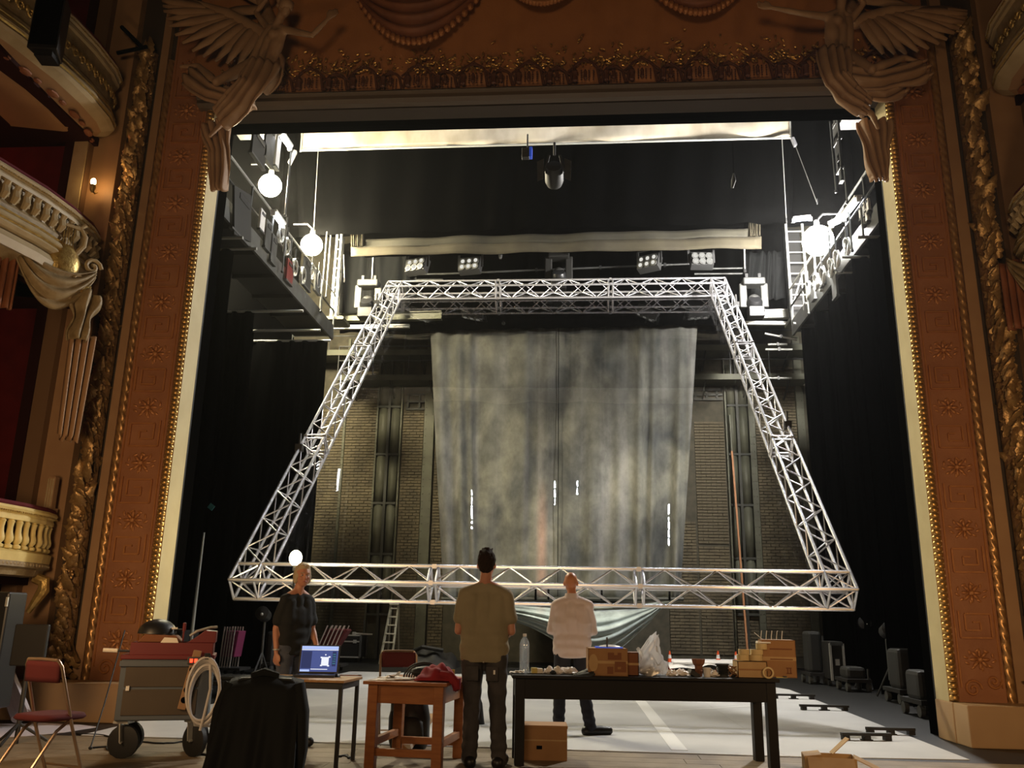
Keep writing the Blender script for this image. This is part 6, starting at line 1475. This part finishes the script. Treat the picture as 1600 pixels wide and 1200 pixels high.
def torso(mb, nb, shL, shR, hipL, hipR, k=1.0, dep=None):
    nb, shL, shR, hipL, hipR = map(V, (nb, shL, shR, hipL, hipR)); pel = (hipL+hipR)/2; ch = nb.lerp(pel, .35)
    for sh, hp in ((shL, hipL), (shR, hipR)):
        a = nb.lerp(sh, .62)+(pel-nb)*.12; lim(mb, [a, a.lerp(hp, .33), a.lerp(hp, .68), hp+(pel-nb)*-.06, hp], [.078*k, .098*k, .088*k, .095*k, .092*k], 14)
        lim(mb, [nb, nb.lerp(sh, .6), sh], [.05*k, .056*k, .057*k], 12)
    lim(mb, [nb, ch, nb.lerp(pel, .7), pel], [.05*k, .095*k, .09*k, .095*k], 14)
def mid(a, b, t): return V(a).lerp(V(b), t)
def arm(mb, s, e, w, k=1.0): lim(mb, [s, mid(s, e, .5), e, mid(e, w, .3), w], [.050*k, .045*k, .037*k, .038*k, .025*k])
def leg_(mb, h, kn, a, k=1.0): lim(mb, [h, mid(h, kn, .5), kn, mid(kn, a, .3), a], [.085*k, .073*k, .052*k, .052*k, .036*k])
def footm(mb, a, d, k=1.0, L=.25, r=.045):
    a = V(a); d = V(d).normalized(); g = V((a.x, a.y, r*.9)); lim(mb, [g-d*.05, g+d*L*.45, g+d*(L-.07)], [r*k, r*.95*k, r*.8*k], 12); lim(mb, [a, g-d*.01], [.045*k, r*k])
def flatfoot(mb, z=.004):
    mb.v = [V((v.x, v.y, max(v.z, z))) for v in mb.v]
RIGHT = V((1, 0, 0))
def person(name, lab, loc, rz, J, mats, k=1.0, headfwd=(0, 1, 0), sleeve=.55, hem=.0, sleeves_long=False, hair='short', shoe_d=((-.05, 1), (.05, 1)), handy=None, vox=.0085, hs=1.0, loose=1.18):
    o = th(name, lab, 'person', loc, rz); J = {a: V(b) for a, b in J.items()}; body = MB()
    hd = J['head']; q = head(body, hd, headfwd, (0, 0, 1), hs)
    lim(body, [J['nb']+V((0, 0, -.02)), mid(J['nb'], hd, .45), hd+V((0, -.0, -.02))], [.06*k, .052*k, .054*k], 14)
    torso(body, J['nb'], J['sL'], J['sR'], J['hL'], J['hR'], k)
    for s_ in 'LR':
        arm(body, J['s'+s_], J['e'+s_], J['w'+s_], k); leg_(body, J['h'+s_], J['k'+s_], J['a'+s_], k)
        hd_, tm, cu_ = (handy or {}).get(s_, (J['w'+s_]-J['e'+s_], V((0, 1, .3)), .55)); hand(body, J['w'+s_], hd_, tm, 1.0*k, cu_)
        footm(body, J['a'+s_], (shoe_d[0 if s_ == 'L' else 1][0], shoe_d[0 if s_ == 'L' else 1][1], 0), .8)
    flatfoot(body, .02)
    skin_part('body', body, vox, mats['skin'], o, 4)
    # upper garment
    sh = MB(); torso(sh, J['nb']+V((0, 0, -.025)), J['sL'], J['sR'], J['hL']+V((0, 0, hem)), J['hR']+V((0, 0, hem)), k*loose)
    pel = (J['hL']+J['hR'])/2; hz = pel.z+hem-.065; wx = abs(J['hR'].x)+.088*k
    sh.rings([((pel.x, pel.y, hz), wx, .118*k), ((pel.x, pel.y, hz+.03), wx+.004, .122*k), ((pel.x, pel.y, hz+.14), wx-.018, .116*k), ((pel.x, pel.y, hz+.34), wx-.020, .110*k), ((pel.x, pel.y-.005, hz+.44), wx-.03, .105*k)], 30, pw=2.3)
    for s_ in 'LR':
        s, e, w = J['s'+s_], J['e'+s_], J['w'+s_]
        if sleeves_long: lim(sh, [s, mid(s, e, .5), e, mid(e, w, .3), mid(e, w, sleeve)], [.066*k, .062*k, .058*k, .057*k, .047*k])
        else: lim(sh, [s, mid(s, e, sleeve*.5), mid(s, e, sleeve)], [.062*k, .067*k, .072*k])
    sh.v = [V((v.x, v.y, max(v.z, hz))) for v in sh.v]
    nz = lambda co, n: n*(.004*math.sin(co.z*38+co.x*9)*math.sin(co.x*13+co.z*5+1)+.004*math.sin(co.z*60+co.y*20)*(1 if co.z < J['hL'].z+hem+.22 else .2))
    skin_part(mats.get('topname', 't_shirt'), sh, .011, mats['top'], o, 5, nz)
    # trousers
    tr_ = MB(); 
    for s_ in 'LR':
        h_, kn, a = J['h'+s_], J['k'+s_], J['a'+s_]; lim(tr_, [h_+V((0, 0, .06)), h_, mid(h_, kn, .5), kn, mid(kn, a, .4), a+V((0, 0, .0))], [.098*k, .106*k, .092*k, .074*k, .072*k, .068*k], 14)
    lim(tr_, [J['hL']+V((0, 0, .07)), J['hR']+V((0, 0, .07))], [.10*k, .10*k], 14)
    nj = lambda co, n: n*(.004*math.sin(co.z*45+co.x*14)*math.sin(co.x*20+1)+.0035*math.sin(co.z*85)*(1 if co.z < .3 else .25))
    skin_part('trousers', tr_, .011, mats['legs'], o, 4, nj)
    for s_, d in zip('LR', shoe_d):
        fm = MB(); a = J['a'+s_]; footm(fm, V((a.x, a.y, min(a.z, .09))), (d[0], d[1], 0), 1.08, .285, .052); flatfoot(fm, .003); skin_part('shoe', fm, .009, 'shoe', o, 3)
    # hair
    f = V(headfwd).normalized(); r = f.cross(V((0, 0, 1))); R = M((r, f, V((0, 0, 1)))).transposed(); Q = lambda x, y, z: hd+R @ V((x*hs, y*hs, z*hs))
    if hair:
        hm = MB(); hm.sph(Q(0, -.022, .036), [.083*hs, .096*hs, .098*hs], 20, 12, R); hm.sph(Q(0, -.055, -.02), [.07*hs, .05*hs, .06*hs], 14, 8, R)
        if hair == 'short':
            for i in range(14): lim(hm, [Q(random.uniform(-.05, .05), random.uniform(-.05, .05), .105), Q(random.uniform(-.05, .05), random.uniform(-.04, .06), .150+random.uniform(-.02, .008))], [.022, .007], 6)
        else:
            for x in (-1, 1): hm.sph(Q(x*.066, -.02, -.02), [.026*hs, .055*hs, .07*hs], 12, 8, R)
            hm.sph(Q(0, .045, .092), [.06*hs, .035*hs, .03*hs], 12, 8, R)
        skin_part('hair', hm, .009, mats['hair'], o, 3, lambda co, n: n*.004*math.sin(co.x*160+co.y*90)*math.sin(co.z*70))
    return o, Q
# ---- man in khaki tee
random.seed(21)
F1 = G(752, 1199)
J1 = dict(head=(.0, .02, 1.685), nb=(0, -.01, 1.515), sL=(-.185, -.01, 1.415), sR=(.185, -.01, 1.415), eL=(-.228, -.04, 1.11), eR=(.238, -.03, 1.11), wL=(-.10, .19, 1.05), wR=(.11, .19, 1.05),
          hL=(-.105, 0, .93), hR=(.105, 0, .93), kL=(-.095, .02, .50), kR=(.125, .015, .50), aL=(-.105, -.01, .08), aR=(.15, -.02, .08))
o, Q = person('person', 'man with short dark hair in khaki t-shirt and dark jeans, seen from behind', (F1.x, F1.y, 0), .0, J1, dict(skin='skin', top='tee', legs='jeans', hair='hairdark'), 1.0, sleeve=.62, hem=-.02, loose=1.2,
       handy={'L': (V((.8, .5, -.1)), V((0, .3, 1)), .5), 'R': (V((-.8, .5, -.1)), V((0, .3, 1)), .5)}, shoe_d=((-.25, 1), (.12, 1)))
for s_ in (-1, 1): MB().box((s_*.085, -.122, .76), (.105, .012, .12), M.Rotation(.12, 3, 'X')).build('back_pocket', 'jeans', o, bevel=.006)
MB().box((.105, -.131, .775), (.016, .006, .035)).build('pocket_tag', 'white', o); MB().sph((0.01, -.135, .855), .006, 8, 6).build('rivet', 'pipe', o, True)
# ---- bald man in pale shirt
F2 = G(894, 1148)
J2 = dict(head=(-.015, .02, 1.625), nb=(0, 0, 1.465), sL=(-.175, 0, 1.365), sR=(.175, 0, 1.365), eL=(-.235, .02, 1.10), eR=(.235, .03, 1.10), wL=(-.08, .24, 1.12), wR=(.13, .25, 1.13),
          hL=(-.10, 0, .90), hR=(.10, 0, .90), kL=(-.135, .02, .47), kR=(.125, .02, .48), aL=(-.15, -.01, .08), aR=(.20, -.03, .08))
o, Q = person('person', 'bald man in pale long-sleeved shirt and navy trousers, seen from behind', (F2.x, F2.y, 0), .0, J2, dict(skin='skintan', top='shirt', legs='jeansnavy', hair='hairdark', topname='shirt'), .97, sleeve=.75, sleeves_long=True, hem=-.03, hair=None, shoe_d=((-.1, 1), (.95, .35)), loose=1.3,
       handy={'L': (V((.8, .5, .1)), V((0, .3, 1)), .6), 'R': (V((-.6, .7, .1)), V((0, .3, 1)), .6)})
q = MB(); q.rings([((-.004, -.005, 1.445), .092, .082), ((-.006, -.004, 1.485), .076, .072), ((-.008, .0, 1.505), .072, .068)], 22); q.build('shirt_collar', 'shirt', o, True)
# ---- woman in black tee, facing us, half turned
F3 = V((P(463, 960, 8.7).x, 8.7, 0)); rz3 = pi+.92
J3 = dict(head=(-.02, .03, 1.60), nb=(0, 0, 1.45), sL=(-.145, 0, 1.355), sR=(.145, .0, 1.355), eL=(-.19, .02, 1.08), eR=(.19, -.05, 1.08), wL=(-.18, .14, .90), wR=(.21, .02, .86),
          hL=(-.095, 0, .90), hR=(.095, 0, .90), kL=(-.10, .02, .48), kR=(.10, .02, .48), aL=(-.11, -.01, .08), aR=(.11, -.01, .08))
o, Q = person('person', 'woman with short fair hair in a black t-shirt standing behind the laptop, looking aside', F3, rz3, J3, dict(skin='skin', top='teeblack', legs='jeansblue', hair='hairblond'), .86, headfwd=(.34, 1, -.05), sleeve=.72, hem=.0, hair='bob', loose=1.12,
       handy={'L': (V((.05, .4, -.9)), V((.2, 1, .2)), .7), 'R': (V((0, .1, -1)), V((-.3, 1, 0)), .6)}, hs=.97)
for x in (-1, 1):
    MB().sph(Q(x*.032, .082, .002), (.0115, .008, .0075), 10, 8).build('eye', 'eye', o, True); MB().sph(Q(x*.032, .089, .002), (.0055, .003, .0055), 8, 6).build('iris', 'iris', o, True)
    MB().tube([Q(x*.016, .092, .022), Q(x*.034, .090, .027), Q(x*.05, .080, .022)], .0035, 6).build('eyebrow', 'hairblond', o, True)
MB().tube([Q(-.022, .090, -.060), Q(0, .099, -.057), Q(.022, .090, -.060)], [.003, .007, .003], 8).build('lips', 'lips', o, True)
q = MB(); q.tube([J3['wR'][i]*0+0 if False else 0 for i in range(0)] or [(J3['wR'][0]+.031*math.cos(t), J3['wR'][1]+.031*math.sin(t), J3['wR'][2]+.03) for t in [2*pi*i/16 for i in range(17)]], .007, 6, False); q.build('bracelet', 'pipe', o, True)

# ---- winged plaster figures on the corners of the opening
def statue(sg, C, lab, S_, J, wingpts, drape):
    o = th('winged_figure', lab, 'statue', C); J = {a: V(b)*S_ for a, b in J.items()}; b = MB(); k = S_*1.05
    f = (V(J['face']))/S_
    hq = head(b, J['head'], f, J['head']-J['nb'], S_*1.05)
    lim(b, [J['nb'], J['head']], [.06*k, .055*k]); torso(b, J['nb'], J['sL'], J['sR'], J['hL'], J['hR'], k*.92)
    for s_ in 'LR': arm(b, J['s'+s_], J['e'+s_], J['w'+s_], k); leg_(b, J['h'+s_], J['k'+s_], J['a'+s_], k*1.08); hand(b, J['w'+s_], J['w'+s_]-J['e'+s_], V((0, -.2, 1)), k*1.15, .25); lim(b, [J['a'+s_], J['t'+s_]], [.038*k, .026*k])
    b.sph(mid(J['nb'], mid(J['hL'], J['hR'], .5), .30)+V((sg*.05*k, -.09*k, 0)), .07*k, 10, 8)
    skin_part('figure', b, .016, 'statue', o, 4)
    h = MB(); h.sph(J['head']+(J['head']-J['nb']).normalized()*.05*k, [.095*k]*3, 14, 10)
    for i in range(16): h.sph(J['head']+V((random.uniform(-.09, .09), random.uniform(-.06, .09), random.uniform(0, .12)))*k, .035*k, 8, 6)
    skin_part('hair', h, .014, 'statue', o, 2)
    for root, tip, nf, spread in wingpts:
        root, tip = V(root)*S_, V(tip)*S_; d = tip-root
        wg = MB(); lim(wg, [root, root+d*.4+V((0, 0, .10))*S_, root+d*.8+V((0, 0, .07))*S_], [.09*k, .085*k, .05*k], 10); w_ = wg.build('wing', 'statue', o, True)
        for i in range(nf):
            t = i/(nf-1); r0 = root+d*(.06+.62*t)+V((0, -.03, .03))*S_; dirv = (d.normalized()*(.35+.75*t)+V((0, 0, -1))*(1.05-.9*t)*spread).normalized(); Lf = (.34+.46*math.sin(pi*(.2+.6*t)))*S_
            q = MB(); side = V((0, 1, 0)).cross(dirv).normalized(); n_ = 5; wv = .075*S_
            pts = []
            for j in range(n_+1):
                u = j/n_; ww = wv*(.5+.6*math.sin(pi*min(1, .2+u*.75)))*(1-.55*max(0, u-.7)/.3); c_ = r0+dirv*Lf*u+V((0, -.02*math.sin(pi*u)-.012*(i % 2), 0))*S_; pts += [c_-side*ww, c_+V((0, -.028, 0))*S_*.9, c_+side*ww]
            q.add(pts, [(j*3+m_, j*3+m_+1, j*3+m_+4, j*3+m_+3) for j in range(n_) for m_ in (0, 1)]); q.build('feather', 'statue', w_, True, solid=.012, ang=None)
    for dr_ in drape:
        pts, wd_, fold_ = dr_; pts = [V(p)*S_ for p in pts]
        def fn(u, v):
            x = v*(len(pts)-1); i = min(int(x), len(pts)-2); c_ = pts[i].lerp(pts[i+1], x-i); w = wd_[0]+(wd_[1]-wd_[0])*v; t = (pts[i+1]-pts[i]).normalized(); s = V((0, 1, 0)).cross(t)
            if s.length < .2: s = V((1, 0, 0))
            s.normalize(); return c_+s*(u-.5)*2*w*S_*(1+.08*math.sin(v*11))+V((0, -.10*math.sin(pi*u)**.5-.045*math.sin(u*fold_*2*pi+v*4), .03*math.sin(u*fold_*2*pi+v*2)*(v > .9)))*S_
        MB().grid(fn, 40, 26).build('drapery', 'statue', o, True, solid=.03*S_, ang=None)
    return o
YS = 9.95
def rel(C, px, py, dy=0): return P(px, py, YS+dy)-C
C1 = P(415, 110, YS); r = lambda px, py, dy=0: rel(C1, px, py, dy)
statue(1, C1, 'plaster winged figure at the upper left corner, reaching towards the pelmet', 1.0,
       dict(head=r(445, 14, -.25), nb=r(432, 42, -.15), face=(.75, -.55, -.15), sL=r(418, 44, -.05), sR=r(448, 47, -.2), eL=r(400, 20, .0), wL=r(420, -6, -.1), eR=r(488, 55, -.35), wR=r(512, 30, -.35),
            hL=r(396, 100, .0), hR=r(418, 108, -.12), kL=r(338, 128, -.3), kR=r(398, 145, -.2), aL=r(310, 103, -.12), aR=r(350, 190, -.05), tL=r(283, 104, -.1), tR=r(328, 212, -.1)),
       ((r(415, 55, .12), r(270, 0, .1), 13, .85), (r(425, 40, .15), r(372, -60, .2), 6, .5)),
       (([r(415, 100, -.15), r(395, 135, -.25), r(370, 165, -.2), r(345, 188, -.1)], (.22, .20), 4), ([r(300, 118, -.02), r(330, 145, -.08), r(370, 160, -.1), r(400, 160, -.05)], (.18, .12), 3), ([r(430, 92, -.02), r(432, 125, 0), r(410, 142, .0)], (.12, .10), 3), ([r(336, 196, .12), r(345, 240, .16), r(343, 300, .2)], (.20, .10), 4)))
C2 = P(1335, 110, YS); r = lambda px, py, dy=0: rel(C2, px, py, dy)
statue(-1, C2, 'plaster winged figure at the upper right corner, its foot hanging into the opening', 1.0,
       dict(head=r(1318, -12, -.2), nb=r(1312, 18, -.12), face=(-.75, -.5, -.2), sL=r(1290, 26, -.2), sR=r(1330, 30, -.02), eL=r(1248, 20, -.3), wL=r(1206, 12, -.3), eR=r(1350, 5, -.1), wR=r(1330, -18, -.2),
            hL=r(1302, 95, -.15), hR=r(1322, 88, -.02), kL=r(1318, 150, -.3), kR=r(1362, 108, -.3), aL=r(1362, 178, -.1), aR=r(1412, 90, -.12), tL=r(1372, 200, -.12), tR=r(1440, 98, -.1)),
       ((r(1335, 35, .12), r(1480, 20, .1), 13, .8), (r(1325, 20, .15), r(1390, -60, .2), 6, .5)),
       (([r(1300, 80, -.2), r(1305, 125, -.3), r(1325, 150, -.25), r(1355, 172, -.1)], (.2, .15), 4), ([r(1320, 118, -.1), r(1370, 128, -.1), r(1420, 118, -.02), r(1448, 110, 0)], (.17, .16), 3), ([r(1330, 135, 0), r(1375, 150, 0), r(1410, 138, .05)], (.14, .12), 3), ([r(1365, 192, .12), r(1368, 240, .16), r(1374, 285, .2)], (.22, .10), 4)))
